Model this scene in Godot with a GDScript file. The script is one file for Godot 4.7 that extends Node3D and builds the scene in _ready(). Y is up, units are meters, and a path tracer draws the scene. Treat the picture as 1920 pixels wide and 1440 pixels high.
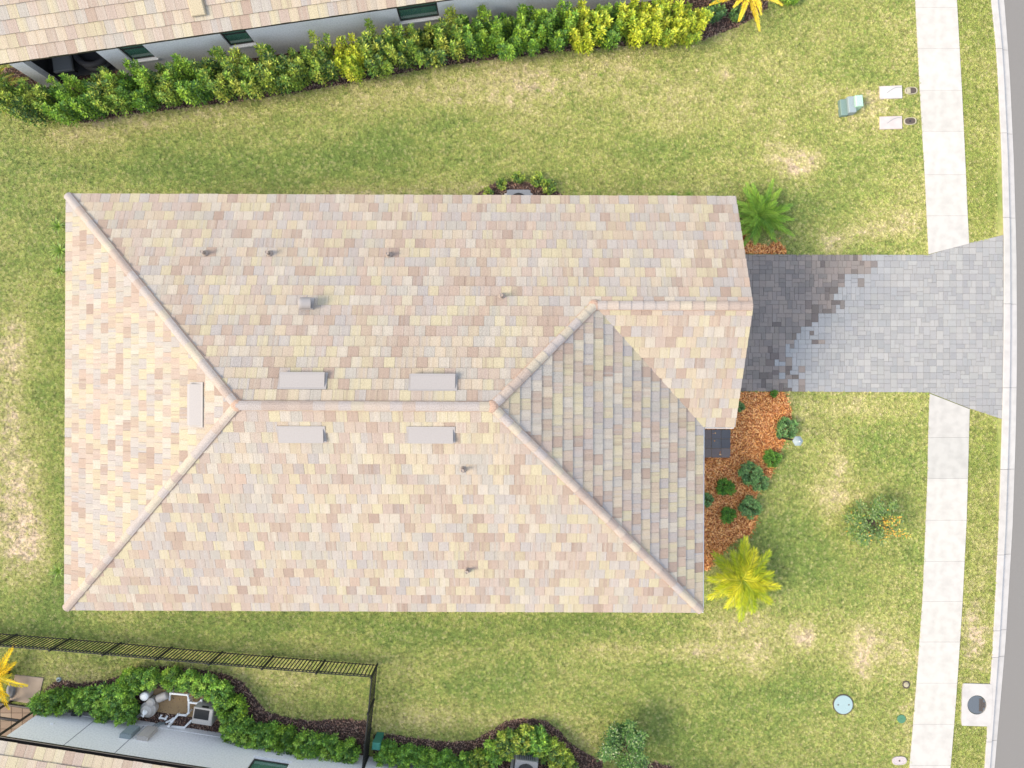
extends Node3D

const CAM_H := 26.6       # drone height above the lawn
const FOCAL := 1331.0     # focal length in photograph pixels

var rng := RandomNumberGenerator.new()
var M := {}
var taken := {}

# ---------------------------------------------------------------- helpers
func at(px: float, py: float, h: float = 0.0) -> Vector3:
	var k := (CAM_H - h) / FOCAL
	return Vector3((px - 960.0) * k, h, (py - 720.0) * k)

func g2(px: float, py: float) -> Vector2:
	var p := at(px, py)
	return Vector2(p.x, p.z)

func polyg(list: Array) -> PackedVector2Array:
	var out := PackedVector2Array()
	for q in list:
		out.append(g2(q[0], q[1]))
	return out

func lin(r: float, g: float, b: float, k: float = 1.0) -> Color:
	var c := Color(r / 255.0, g / 255.0, b / 255.0).srgb_to_linear()
	return Color(c.r * k, c.g * k, c.b * k)

func vary(c: Color, amt: float) -> Color:
	var f := 1.0 + rng.randf_range(-amt, amt)
	return Color(c.r * f, c.g * f, c.b * f)

func pick(a: Array):
	return a[rng.randi() % a.size()]

class MB:
	var v := PackedVector3Array()
	var n := PackedVector3Array()
	var c := PackedColorArray()
	var t := PackedVector2Array()
	var ix := PackedInt32Array()
	var col := Color(1, 1, 1)
	func tri_n(a: Vector3, b: Vector3, d: Vector3, na: Vector3, nb: Vector3, nd: Vector3) -> void:
		var k := v.size()
		v.append(a); v.append(b); v.append(d)
		n.append(na); n.append(nb); n.append(nd)
		for i in 3:
			c.append(col)
		t.append(Vector2(a.x, a.z)); t.append(Vector2(b.x, b.z)); t.append(Vector2(d.x, d.z))
		ix.append(k); ix.append(k + 2); ix.append(k + 1)
	func tri(a: Vector3, b: Vector3, d: Vector3) -> void:
		var m := (b - a).cross(d - a).normalized()
		tri_n(a, b, d, m, m, m)
	# counter-clockwise seen from outside
	func quad(a: Vector3, b: Vector3, d: Vector3, e: Vector3) -> void:
		var m := (d - a).cross(e - b).normalized()
		var k := v.size()
		v.append(a); v.append(b); v.append(d); v.append(e)
		for i in 4:
			n.append(m); c.append(col)
		t.append(Vector2(a.x, a.z)); t.append(Vector2(b.x, b.z)); t.append(Vector2(d.x, d.z)); t.append(Vector2(e.x, e.z))
		ix.append(k); ix.append(k + 2); ix.append(k + 1)
		ix.append(k); ix.append(k + 3); ix.append(k + 2)
	func quad_n(a: Vector3, b: Vector3, d: Vector3, e: Vector3, na: Vector3, nb: Vector3, nd: Vector3, ne: Vector3) -> void:
		var k := v.size()
		v.append(a); v.append(b); v.append(d); v.append(e)
		n.append(na); n.append(nb); n.append(nd); n.append(ne)
		for i in 4:
			c.append(col)
		t.append(Vector2(a.x, a.z)); t.append(Vector2(b.x, b.z)); t.append(Vector2(d.x, d.z)); t.append(Vector2(e.x, e.z))
		ix.append(k); ix.append(k + 2); ix.append(k + 1)
		ix.append(k); ix.append(k + 3); ix.append(k + 2)
	# box between two corners, with an optional frame
	func box(lo: Vector3, hi: Vector3, tr := Transform3D.IDENTITY) -> void:
		var p := []
		for i in 8:
			p.append(tr * Vector3(hi.x if i & 1 else lo.x, hi.y if i & 2 else lo.y, hi.z if i & 4 else lo.z))
		quad(p[2], p[6], p[7], p[3]); quad(p[0], p[1], p[5], p[4])
		quad(p[4], p[5], p[7], p[6]); quad(p[1], p[0], p[2], p[3])
		quad(p[5], p[1], p[3], p[7]); quad(p[0], p[4], p[6], p[2])
	# box with a chamfered top edge
	func slab(lo: Vector3, hi: Vector3, ch: float, tr := Transform3D.IDENTITY) -> void:
		var a := []
		for q in [[lo.y, 0.0], [hi.y - ch, 0.0], [hi.y, ch]]:
			var y: float = q[0]
			var e: float = q[1]
			a.append([tr * Vector3(lo.x + e, y, lo.z + e), tr * Vector3(lo.x + e, y, hi.z - e), tr * Vector3(hi.x - e, y, hi.z - e), tr * Vector3(hi.x - e, y, lo.z + e)])
		for l in 2:
			for i in 4:
				var j := (i + 1) % 4
				quad(a[l][i], a[l][j], a[l + 1][j], a[l + 1][i])
		quad(a[2][0], a[2][1], a[2][2], a[2][3])
	# flat polygon prism: polygon in (x, z)
	func prism(poly: PackedVector2Array, y0: float, y1: float, ch := 0.0) -> void:
		var pts := poly
		if Geometry2D.is_polygon_clockwise(pts):
			pts = pts.duplicate(); pts.reverse()
		var top := pts
		if ch > 0.0:
			var o := Geometry2D.offset_polygon(pts, -ch, Geometry2D.JOIN_MITER)
			if o.size() == 1 and o[0].size() == pts.size():
				top = o[0]
				# start from the vertex nearest to the first of the outline
				var best := 0
				for i in top.size():
					if top[i].distance_to(pts[0]) < top[best].distance_to(pts[0]):
						best = i
				var r := PackedVector2Array()
				for i in top.size():
					r.append(top[(best + i) % top.size()])
				top = r
		var idx := Geometry2D.triangulate_polygon(top)
		for i in range(0, idx.size(), 3):
			var a := Vector3(top[idx[i]].x, y1, top[idx[i]].y)
			var b := Vector3(top[idx[i + 1]].x, y1, top[idx[i + 1]].y)
			var d := Vector3(top[idx[i + 2]].x, y1, top[idx[i + 2]].y)
			if (b - a).cross(d - a).y > 0.0:
				tri(a, b, d)
			else:
				tri(a, d, b)
		var ym := y1 - ch
		for i in pts.size():
			var j := (i + 1) % pts.size()
			var p := pts[i]
			var q := pts[j]
			quad(Vector3(q.x, y0, q.y), Vector3(p.x, y0, p.y), Vector3(p.x, ym, p.y), Vector3(q.x, ym, q.y))
			if ch > 0.0 and top.size() == pts.size():
				quad(Vector3(q.x, ym, q.y), Vector3(p.x, ym, p.y), Vector3(top[i].x, y1, top[i].y), Vector3(top[j].x, y1, top[j].y))
	# smooth tube along points
	func tube(pts: Array, radii: Array, seg := 8, caps := true) -> void:
		var rings := []
		var norms := []
		for i in pts.size():
			var a: Vector3 = pts[max(i - 1, 0)]
			var b: Vector3 = pts[min(i + 1, pts.size() - 1)]
			var d := (b - a).normalized()
			var s := d.cross(Vector3.UP if absf(d.y) < 0.9 else Vector3.RIGHT).normalized()
			var w := s.cross(d).normalized()
			var ring := []
			var nn := []
			for k in seg:
				var an := TAU * k / seg
				var o := s * cos(an) + w * sin(an)
				nn.append(o)
				ring.append((pts[i] as Vector3) + o * float(radii[i]))
			rings.append(ring); norms.append(nn)
		for i in pts.size() - 1:
			for k in seg:
				var j := (k + 1) % seg
				quad_n(rings[i][k], rings[i + 1][k], rings[i + 1][j], rings[i][j], norms[i][k], norms[i + 1][k], norms[i + 1][j], norms[i][j])
		if caps:
			for k in seg:
				var j := (k + 1) % seg
				tri(pts[0], rings[0][k], rings[0][j])
				var e := pts.size() - 1
				tri(pts[e], rings[e][j], rings[e][k])
	# lathe about y: profile of (radius, y)
	func lathe(prof: Array, seg: int, tr := Transform3D.IDENTITY) -> void:
		for i in prof.size() - 1:
			var p: Vector2 = prof[i]
			var q: Vector2 = prof[i + 1]
			var d := q - p
			for k in seg:
				var a0 := TAU * k / seg
				var a1 := TAU * (k + 1) / seg
				var c0 := Vector3(cos(a0), 0, sin(a0))
				var c1 := Vector3(cos(a1), 0, sin(a1))
				var n0 := (tr.basis * (c0 * d.y + Vector3.UP * -d.x)).normalized()
				var n1 := (tr.basis * (c1 * d.y + Vector3.UP * -d.x)).normalized()
				quad_n(tr * (c0 * p.x + Vector3.UP * p.y), tr * (c0 * q.x + Vector3.UP * q.y), tr * (c1 * q.x + Vector3.UP * q.y), tr * (c1 * p.x + Vector3.UP * p.y), n0, n0, n1, n1)
	# folded leaf of two triangles
	func leaf(p: Vector3, d: Vector3, side: Vector3, up: Vector3, l: float, w: float) -> void:
		var m := p + d * l * 0.45
		var a := m + side * w * 0.5 + up * w * 0.16
		var b := m - side * w * 0.5 + up * w * 0.16
		var e := p + d * l - up * l * 0.12
		tri(p, a, e)
		tri(p, e, b)
	func mesh(mat: Material) -> ArrayMesh:
		var am := ArrayMesh.new()
		if v.size() == 0:
			return am
		var arr := []
		arr.resize(Mesh.ARRAY_MAX)
		arr[Mesh.ARRAY_VERTEX] = v
		arr[Mesh.ARRAY_NORMAL] = n
		arr[Mesh.ARRAY_COLOR] = c
		arr[Mesh.ARRAY_TEX_UV] = t
		arr[Mesh.ARRAY_INDEX] = ix
		am.add_surface_from_arrays(Mesh.PRIMITIVE_TRIANGLES, arr)
		am.surface_set_material(0, mat)
		return am

func put(mesh: Mesh, called: String, parent: Node = null) -> MeshInstance3D:
	var o := MeshInstance3D.new()
	o.mesh = mesh
	if parent == null:
		o.name = numbered(called)
		add_child(o, true)
	else:
		o.name = called
		parent.add_child(o, true)
	return o

func build(mb: MB, called: String, mat: Material, parent: Node = null) -> MeshInstance3D:
	return put(mb.mesh(mat), called, parent)

func numbered(called: String) -> String:
	var k: int = taken.get(called, 0)
	taken[called] = k + 1
	return called if k == 0 else "%s_%03d" % [called, k]

func thing(called: String, label: String, category: String, where := Vector3.ZERO, turn := 0.0, group := "") -> Node3D:
	var o := Node3D.new()
	o.name = numbered(called)
	add_child(o)
	o.position = where
	o.rotation.y = turn
	tag(o, label, category, group)
	return o

func tag(o: Node, label: String, category: String, group := "") -> Node:
	o.set_meta("label", label)
	o.set_meta("category", category)
	if group != "":
		o.set_meta("group", group)
	return o

func setting(o: Node, kind := "structure") -> Node:
	o.set_meta("kind", kind)
	return o

# ---------------------------------------------------------------- materials
func speckle_image(size: int, freq: float, lo: float, hi: float, sd: int, stretch := Vector2.ONE, octaves := 4) -> Image:
	var fn := FastNoiseLite.new()
	fn.seed = sd
	fn.noise_type = FastNoiseLite.TYPE_SIMPLEX_SMOOTH
	fn.frequency = freq
	fn.fractal_octaves = octaves
	var src := fn.get_seamless_image(int(size * stretch.x), int(size * stretch.y))
	src.convert(Image.FORMAT_L8)
	src.resize(size, size, Image.INTERPOLATE_BILINEAR)
	var d := src.get_data()
	var out := PackedByteArray()
	out.resize(size * size * 3)
	var j := 0
	for i in d.size():
		var b := int(clampf(lerpf(lo, hi, d[i] / 255.0), 0, 1) * 255.0)
		out[j] = b; out[j + 1] = b; out[j + 2] = b
		j += 3
	return Image.create_from_data(size, size, false, Image.FORMAT_RGB8, out)

func tex(img: Image) -> ImageTexture:
	img.generate_mipmaps()
	return ImageTexture.create_from_image(img)

func mat(nm: String, c: Color, rough: float, vcol := false, t: Texture2D = null, scale := 1.0, metal := 0.0) -> StandardMaterial3D:
	var m := StandardMaterial3D.new()
	m.resource_name = nm
	m.albedo_color = c.linear_to_srgb()
	m.roughness = rough
	m.metallic = metal
	m.vertex_color_use_as_albedo = vcol
	if t != null:
		m.albedo_texture = t
		m.uv1_triplanar = true
		m.uv1_world_triplanar = true
		m.uv1_scale = Vector3(scale, scale, scale)
	M[nm] = m
	return m

func make_materials() -> void:
	var fine := tex(speckle_image(512, 0.05, 0.62, 1.25, 3))
	var blot := tex(speckle_image(512, 0.01, 0.93, 1.035, 7, Vector2.ONE, 6))
	var faint := tex(speckle_image(512, 0.04, 0.9, 1.06, 17, Vector2.ONE, 5))
	var grain := tex(speckle_image(256, 0.09, 0.7, 1.2, 11))
	mat("tile", Color(1, 1, 1), 0.85, true, fine, 1.3)
	mat("cap", Color(1, 1, 1), 0.85, true, fine, 1.1)
	mat("mortar", lin(236, 198, 172, 0.5), 0.95, false, fine, 1.0)
	mat("underlay", lin(160, 134, 116, 1.0), 0.95)
	mat("concrete", Color(1, 1, 1), 0.9, true, blot, 0.35)
	var cm: StandardMaterial3D = M.concrete
	cm.detail_enabled = true
	cm.detail_blend_mode = BaseMaterial3D.BLEND_MODE_MUL
	cm.detail_albedo = fine
	cm.detail_enabled = false
	mat("asphalt", lin(194, 189, 183, 0.36), 0.95, false, fine, 1.7)
	mat("paver", Color(1, 1, 1), 0.85, true, fine, 1.9)
	mat("stucco", lin(244, 243, 241, 0.9), 0.9, false, faint, 0.6)
	mat("stucco_joint", lin(150, 152, 160, 0.5), 0.9)
	mat("leaf", Color(1, 1, 1), 0.55, true)
	(M.leaf as StandardMaterial3D).backlight_enabled = true
	(M.leaf as StandardMaterial3D).backlight = Color(0.12, 0.15, 0.04)
	mat("bark", lin(120, 104, 88, 0.4), 0.95, false, grain, 3.0)
	mat("grass", Color(1, 1, 1), 0.8, true)
	(M.grass as StandardMaterial3D).backlight_enabled = true
	(M.grass as StandardMaterial3D).backlight = Color(0.25, 0.28, 0.1)
	mat("chip", Color(1, 1, 1), 0.95, true)
	mat("mulch", lin(176, 104, 56, 0.6), 1.0, false, grain, 4.0)
	mat("dark_mulch", lin(110, 84, 72, 0.35), 1.0, false, grain, 4.0)
	mat("joint_sand", lin(190, 187, 182, 0.48), 1.0, false, grain, 4.0)
	mat("sand", lin(200, 166, 120, 0.65), 1.0, false, grain, 2.0)
	mat("black", Color(0.012, 0.013, 0.013), 0.5)
	mat("bronze", Color(0.035, 0.028, 0.024), 0.5)
	mat("fence", Color(0.008, 0.009, 0.008), 0.75)
	mat("white_metal", Color(0.7, 0.7, 0.7), 0.45)
	mat("vent_metal", lin(216, 207, 201, 0.43), 0.6, false, faint, 1.5)
	mat("grey_metal", lin(190, 192, 196, 0.42), 0.45, false, grain, 1.5)
	mat("dark_grille", Color(0.03, 0.032, 0.035), 0.6)
	mat("pipe_brown", lin(212, 194, 180, 0.5), 0.8, false, grain, 3.0)
	mat("pvc", Color(0.8, 0.8, 0.78), 0.4)
	mat("beige_plastic", lin(226, 218, 208, 0.66), 0.55, false, grain, 2.0)
	mat("trim", lin(222, 200, 182, 0.5), 0.8)
	mat("garage_door", lin(214, 206, 196, 0.5), 0.6)
	mat("void", Color(0.01, 0.01, 0.01), 1.0)
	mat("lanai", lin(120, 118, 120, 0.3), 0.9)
	mat("cover", lin(112, 112, 118, 0.4), 0.8, false, grain, 2.0)
	mat("cushion", lin(190, 190, 190, 0.5), 0.9)
	mat("shade", lin(170, 190, 178, 0.7), 0.9)
	mat("mint", lin(192, 230, 204, 0.75), 0.5, false, fine, 1.2)
	mat("utility_green", lin(132, 158, 148, 0.72), 0.6, false, grain, 2.0)
	mat("utility_grey", lin(162, 176, 178, 0.75), 0.6, false, grain, 2.0)
	mat("teal", lin(60, 146, 128, 0.6), 0.5)
	mat("valve_green", lin(84, 140, 104, 0.6), 0.55)
	mat("lid_blue", lin(190, 218, 218, 0.56), 0.6, false, grain, 2.0)
	mat("iron", lin(140, 150, 160, 0.4), 0.7, false, grain, 3.0, 0.2)
	mat("iron_dark", lin(112, 98, 88, 0.5), 0.85, false, grain, 3.0)
	mat("tan_rim", lin(214, 204, 170, 0.5), 0.7)
	mat("bleached_pink", lin(236, 222, 220, 0.55), 0.9, false, grain, 1.5)
	mat("lamp_glass", lin(190, 205, 220, 0.5), 0.25)
	var gl := mat("glass", lin(110, 170, 142, 0.7), 0.06)
	gl.transparency = BaseMaterial3D.TRANSPARENCY_ALPHA
	gl.albedo_color.a = 0.45

# ---------------------------------------------------------------- roofs
var TILE_PAL := []
var TILE_MEAN := Color(0.365, 0.31, 0.252)
var tile_meshes := []
const TILE_T := 0.026
const TILE_BUTT := 0.036
const TILE_LAP := 0.05

func tile_color() -> Color:
	return vary((pick(TILE_PAL) as Color).lerp(TILE_MEAN, 0.27), 0.05)

func setup_palette() -> void:
	var k := 0.52
	for q in [[238, 223, 178, 5], [236, 213, 181, 4], [224, 198, 180, 5], [218, 208, 200, 4], [208, 178, 156, 3], [240, 226, 204, 4], [216, 208, 194, 3], [226, 194, 170, 1], [208, 200, 196, 2], [194, 162, 142, 1]]:
		for i in int(q[3]):
			TILE_PAL.append(lin(q[0], q[1], q[2], k))

# strips of blended colour run up the slope, as in the photograph's tiles
func tile_strips() -> Array:
	var base := tile_color()
	var other := tile_color()
	var out := []
	for i in 5:
		var c := base.lerp(other, rng.randf() * 0.5)
		out.append(vary(c, 0.04))
	return out

func tile_into(mb: MB, O: Vector3, U: Vector3, V: Vector3, N: Vector3, u0: float, u1: float, v0: float, v1: float, lift: float, cols: Array) -> void:
	var k := cols.size()
	var rise := TILE_BUTT + lift
	for i in k:
		var a := lerpf(u0, u1, float(i) / k)
		var b := lerpf(u0, u1, float(i + 1) / k)
		mb.col = cols[i]
		mb.quad(O + U * a + V * v0 + N * (rise + TILE_T), O + U * b + V * v0 + N * (rise + TILE_T), O + U * b + V * v1 + N * TILE_T, O + U * a + V * v1 + N * TILE_T)
	mb.col = cols[0]
	mb.quad(O + U * u0 + V * v0 + N * rise, O + U * u1 + V * v0 + N * rise, O + U * u1 + V * v0 + N * (rise + TILE_T), O + U * u0 + V * v0 + N * (rise + TILE_T))
	mb.quad(O + U * u1 + V * v0 + N * rise, O + U * u1 + V * v1, O + U * u1 + V * v1 + N * TILE_T, O + U * u1 + V * v0 + N * (rise + TILE_T))
	mb.col = cols[k - 1]
	mb.quad(O + U * u0 + V * v1, O + U * u0 + V * v0 + N * rise, O + U * u0 + V * v0 + N * (rise + TILE_T), O + U * u0 + V * v1 + N * TILE_T)

func clipped_tile(mb: MB, f: Dictionary, poly: PackedVector2Array, v0: float, v1: float) -> void:
	var O: Vector3 = f.O
	var U: Vector3 = f.U
	var V: Vector3 = f.V
	var N: Vector3 = f.N
	var pts := poly
	if Geometry2D.is_polygon_clockwise(pts):
		pts = pts.duplicate(); pts.reverse()
	mb.col = tile_color()
	var hi := []
	var lo := []
	for p in pts:
		var r := TILE_BUTT * (1.0 - (p.y - v0) / (v1 - v0))
		lo.append(O + U * p.x + V * p.y + N * r)
		hi.append(O + U * p.x + V * p.y + N * (r + TILE_T))
	var idx := Geometry2D.triangulate_polygon(pts)
	for i in range(0, idx.size(), 3):
		var m: Vector3 = ((hi[idx[i + 1]] as Vector3) - hi[idx[i]]).cross((hi[idx[i + 2]] as Vector3) - hi[idx[i]])
		if m.dot(N) > 0:
			mb.tri(hi[idx[i]], hi[idx[i + 1]], hi[idx[i + 2]])
		else:
			mb.tri(hi[idx[i]], hi[idx[i + 2]], hi[idx[i + 1]])
	for i in pts.size():
		var j := (i + 1) % pts.size()
		mb.quad(lo[i], lo[j], hi[j], hi[i])

# faces: O eave corner, V up the slope, N up, poly in (u, v); every full tile is gathered so that the largest in view become parts of their own
func roof_tiles(parent: Node3D, faces: Array, keep: int, rank: Callable) -> void:
	if tile_meshes.is_empty():
		for i in 30:
			var mb := MB.new()
			tile_into(mb, Vector3.ZERO, Vector3.RIGHT, Vector3.FORWARD, Vector3.UP, -0.159, 0.159, 0.0, 0.355 + TILE_LAP, rng.randf_range(0, 0.004), tile_strips())
			tile_meshes.append(mb.mesh(M.tile))
	var joined := MB.new()
	var full := []
	for f in faces:
		var poly: PackedVector2Array = f.poly
		var lo := poly[0]
		var hi := poly[0]
		for p in poly:
			lo = lo.min(p)
			hi = hi.max(p)
		var e: float = f.get("expo", 0.355)
		var w := 0.324
		var rows := int(ceil((hi.y - lo.y) / e))
		for r in rows:
			var v0 := lo.y + r * e
			var v1 := v0 + e + TILE_LAP
			var u := lo.x - w + (w * 0.5 if r % 2 else 0.0) + rng.randf_range(-0.04, 0.04)
			while u < hi.x:
				var a := u + 0.003
				var b := u + w - 0.003
				u += w
				var rect := PackedVector2Array([Vector2(a, v0), Vector2(b, v0), Vector2(b, v1), Vector2(a, v1)])
				var inside := true
				for p in rect:
					if not Geometry2D.is_point_in_polygon(p, poly):
						inside = false
				if inside and f.has("notch") and b > f.notch[0] and a < f.notch[1] and v1 > f.notch[2]:
					inside = false
				if inside:
					full.append({"f": f, "u": (a + b) * 0.5, "v": v0, "e": e})
					continue
				for piece in Geometry2D.intersect_polygons(rect, poly):
					if piece.size() > 2:
						var area := 0.0
						for i in piece.size():
							area += piece[i].cross(piece[(i + 1) % piece.size()])
						if absf(area) > 0.0008:
							clipped_tile(joined, f, piece, v0, v1)
	for q in full:
		var P: Vector3 = q.f.O + q.f.U * q.u + q.f.V * q.v
		q.s = rank.call(P)
	full.sort_custom(func(x, y): return x.s > y.s)
	for i in full.size():
		var q: Dictionary = full[i]
		var f: Dictionary = q.f
		var jit := rng.randf_range(-0.006, 0.006)
		if i < keep:
			var o := put(pick(tile_meshes), "roof_tile", parent)
			var sc: float = q.e / 0.355
			o.transform = Transform3D(Basis(f.U, f.N, -f.V * sc), f.O + f.U * q.u + f.V * (q.v + jit))
		else:
			tile_into(joined, f.O, f.U, f.V, f.N, q.u - 0.159, q.u + 0.159, q.v + jit, q.v + q.e + TILE_LAP, rng.randf_range(0, 0.004), tile_strips())
	if joined.v.size() > 0:
		setting(build(joined, "roof_tile_field", M.tile, parent), "stuff")

func face(O: Vector3, V: Vector3, poly: Array, N_hint := Vector3.UP) -> Dictionary:
	var U := V.cross(N_hint).normalized()
	var N := U.cross(V).normalized()
	if N.y < 0:
		N = -N
	return {"O": O, "U": U, "V": V, "N": N, "poly": PackedVector2Array(poly)}

# ridge and hip tiles from the low end A to the high end B, bedded in mortar
var cap_meshes := []
func ridge_run(parent: Node3D, A: Vector3, B: Vector3, drop: float) -> void:
	if cap_meshes.is_empty():
		for i in 8:
			var mb := MB.new()
			mb.col = vary([lin(234, 214, 196, 0.5), lin(236, 220, 196, 0.5), lin(222, 200, 184, 0.5), lin(226, 212, 202, 0.5)][i % 4], 0.05)
			var L := 0.43
			var prof := [Vector2(-0.135, -0.058), Vector2(-0.07, -0.014), Vector2(-0.022, 0.002), Vector2(0.022, 0.002), Vector2(0.07, -0.014), Vector2(0.135, -0.058)]
			for k in 5:
				var p: Vector2 = prof[k]
				var q: Vector2 = prof[k + 1]
				var z0 := 0.0
				var z1 := -L
				var up := Vector3(0, 0.024, 0)
				var p0 := Vector3(p.x, p.y, z0) + up
				var q0 := Vector3(q.x, q.y, z0) + up
				var p1 := Vector3(p.x * 0.94, p.y, z1)
				var q1 := Vector3(q.x * 0.94, q.y, z1)
				mb.quad(p0, q0, q1, p1)
				var th := Vector3(0, -0.022, 0)
				mb.quad(p0 + th, q0 + th, q0, p0)
				if k == 0:
					mb.quad(p1 + th, p0 + th, p0, p1)
				if k == 4:
					mb.quad(q0 + th, q1 + th, q1, q0)
			cap_meshes.append(mb.mesh(M.cap))
	var D := (B - A).normalized()
	var S := D.cross(Vector3.UP).normalized()
	var N := S.cross(D).normalized()
	var len := A.distance_to(B)
	var cnt := int(round(len / 0.375))
	var st := len / cnt
	var mort := MB.new()
	var prof2 := [Vector2(-0.168, -0.02 - drop * 0.168), Vector2(-0.125, 0.045 - drop * 0.125), Vector2(0.125, 0.045 - drop * 0.125), Vector2(0.168, -0.02 - drop * 0.168)]
	for k in 3:
		mort.quad(A + S * prof2[k].x + N * prof2[k].y, A + S * prof2[k + 1].x + N * prof2[k + 1].y, B + S * prof2[k + 1].x + N * prof2[k + 1].y, B + S * prof2[k].x + N * prof2[k].y)
	mort.quad(A + S * prof2[0].x + N * prof2[0].y, A + S * prof2[3].x + N * prof2[3].y, A + S * prof2[2].x + N * prof2[2].y, A + S * prof2[1].x + N * prof2[1].y)
	build(mort, "mortar_bed", M.mortar, parent)
	for i in cnt:
		var o := put(cap_meshes[rng.randi() % 8], "ridge_tile", parent)
		o.transform = Transform3D(Basis(S, N, -D), A + D * (i * st) + N * (0.078 + rng.randf_range(-0.003, 0.003)))

func mortar_dome(parent: Node3D, P: Vector3) -> void:
	var mb := MB.new()
	mb.lathe([Vector2(0.2, -0.1), Vector2(0.17, 0.02), Vector2(0.1, 0.075), Vector2(0.0, 0.095)], 12, Transform3D(Basis(), P))
	build(mb, "mortar_cap", M.mortar, parent)

func gutter(parent: Node3D, A: Vector3, B: Vector3, out: Vector3, m: Material, w := 0.12) -> void:
	var mb := MB.new()
	var d := 0.12
	var dn := Vector3(0, -d, 0)
	mb.quad(A + dn, B + dn, B + out * w * 0.8 + dn, A + out * w * 0.8 + dn)
	var th := out * 0.012
	# outer lip, with thickness
	mb.quad(A + out * w * 0.8 + dn, B + out * w * 0.8 + dn, B + out * w, A + out * w)
	mb.quad(A + out * w, B + out * w, B + out * w - th * 1.6, A + out * w - th * 1.6)
	mb.quad(A + out * w - th * 1.6, B + out * w - th * 1.6, B + out * (w * 0.8 - 0.012) + dn * 0.9, A + out * (w * 0.8 - 0.012) + dn * 0.9)
	mb.quad(A + dn, A, B, B + dn)
	mb.quad(A + th, A, B, B + th)
	for e in [A, B]:
		mb.quad(e, e + out * w, e + out * w * 0.8 + dn, e + dn)
	build(mb, "gutter", m, parent)

# wall of boxes round rectangular openings: runs along x from x0 to x1, face at z = zf, thickness toward zs
func wall_with_openings(parent: Node3D, x0: float, x1: float, h: float, zf: float, zs: float, holes: Array, m: Material) -> void:
	var mb := MB.new()
	var lo := minf(zf, zs)
	var hi := maxf(zf, zs)
	var x := x0
	for q in holes:
		mb.box(Vector3(x, 0, lo), Vector3(q[0], h, hi))
		if q[2] > 0.0:
			mb.box(Vector3(q[0], 0, lo), Vector3(q[1], q[2], hi))
		if q[3] < h:
			mb.box(Vector3(q[0], q[3], lo), Vector3(q[1], h, hi))
		x = q[1]
	mb.box(Vector3(x, 0, lo), Vector3(x1, h, hi))
	build(mb, "wall", m, parent)

# window set back in an opening; s = +1 when the house lies toward +z of its face
func window_into(parent: Node3D, x0: float, x1: float, y0: float, y1: float, zf: float, s: float) -> void:
	var fr := MB.new()
	var t := 0.05
	var za := zf + s * 0.06
	var zb := zf + s * 0.12
	for q in [[x0, x1, y0, y0 + t], [x0, x1, y1 - t, y1], [x0, x0 + t, y0 + t, y1 - t], [x1 - t, x1, y0 + t, y1 - t], [x0 + t, x1 - t, (y0 + y1) * 0.5 - 0.025, (y0 + y1) * 0.5 + 0.025]]:
		fr.box(Vector3(q[0], q[2], minf(za, zb)), Vector3(q[1], q[3], maxf(za, zb)))
	var w := build(fr, "window", M.bronze, parent)
	for q in [[y0 + t, (y0 + y1) * 0.5 - 0.025], [(y0 + y1) * 0.5 + 0.025, y1 - t]]:
		var p := MB.new()
		p.box(Vector3(x0 + t, q[0], zf + s * 0.09 - 0.003), Vector3(x1 - t, q[1], zf + s * 0.09 + 0.003))
		build(p, "pane", M.glass, w)
	var b := MB.new()
	b.box(Vector3(x0 + t, y0 + 0.06, zf + s * 0.22 - 0.01), Vector3(x1 - t, y1, zf + s * 0.22 + 0.01))
	build(b, "blind", M.shade, w)
	var sl := MB.new()
	sl.box(Vector3(x0 - 0.05, y0 - 0.07, zf - s * 0.05), Vector3(x1 + 0.05, y0 - 0.003, zf + s * 0.05))
	build(sl, "sill", M.stucco, w)

# ---------------------------------------------------------------- the house in the middle
const PITCH := 0.458
const EAVE := 3.0
const HX0 := -14.77
const HX1 := 6.295
const HZ0 := -6.20
const HZ1 := 7.50
const GX := 7.376

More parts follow.
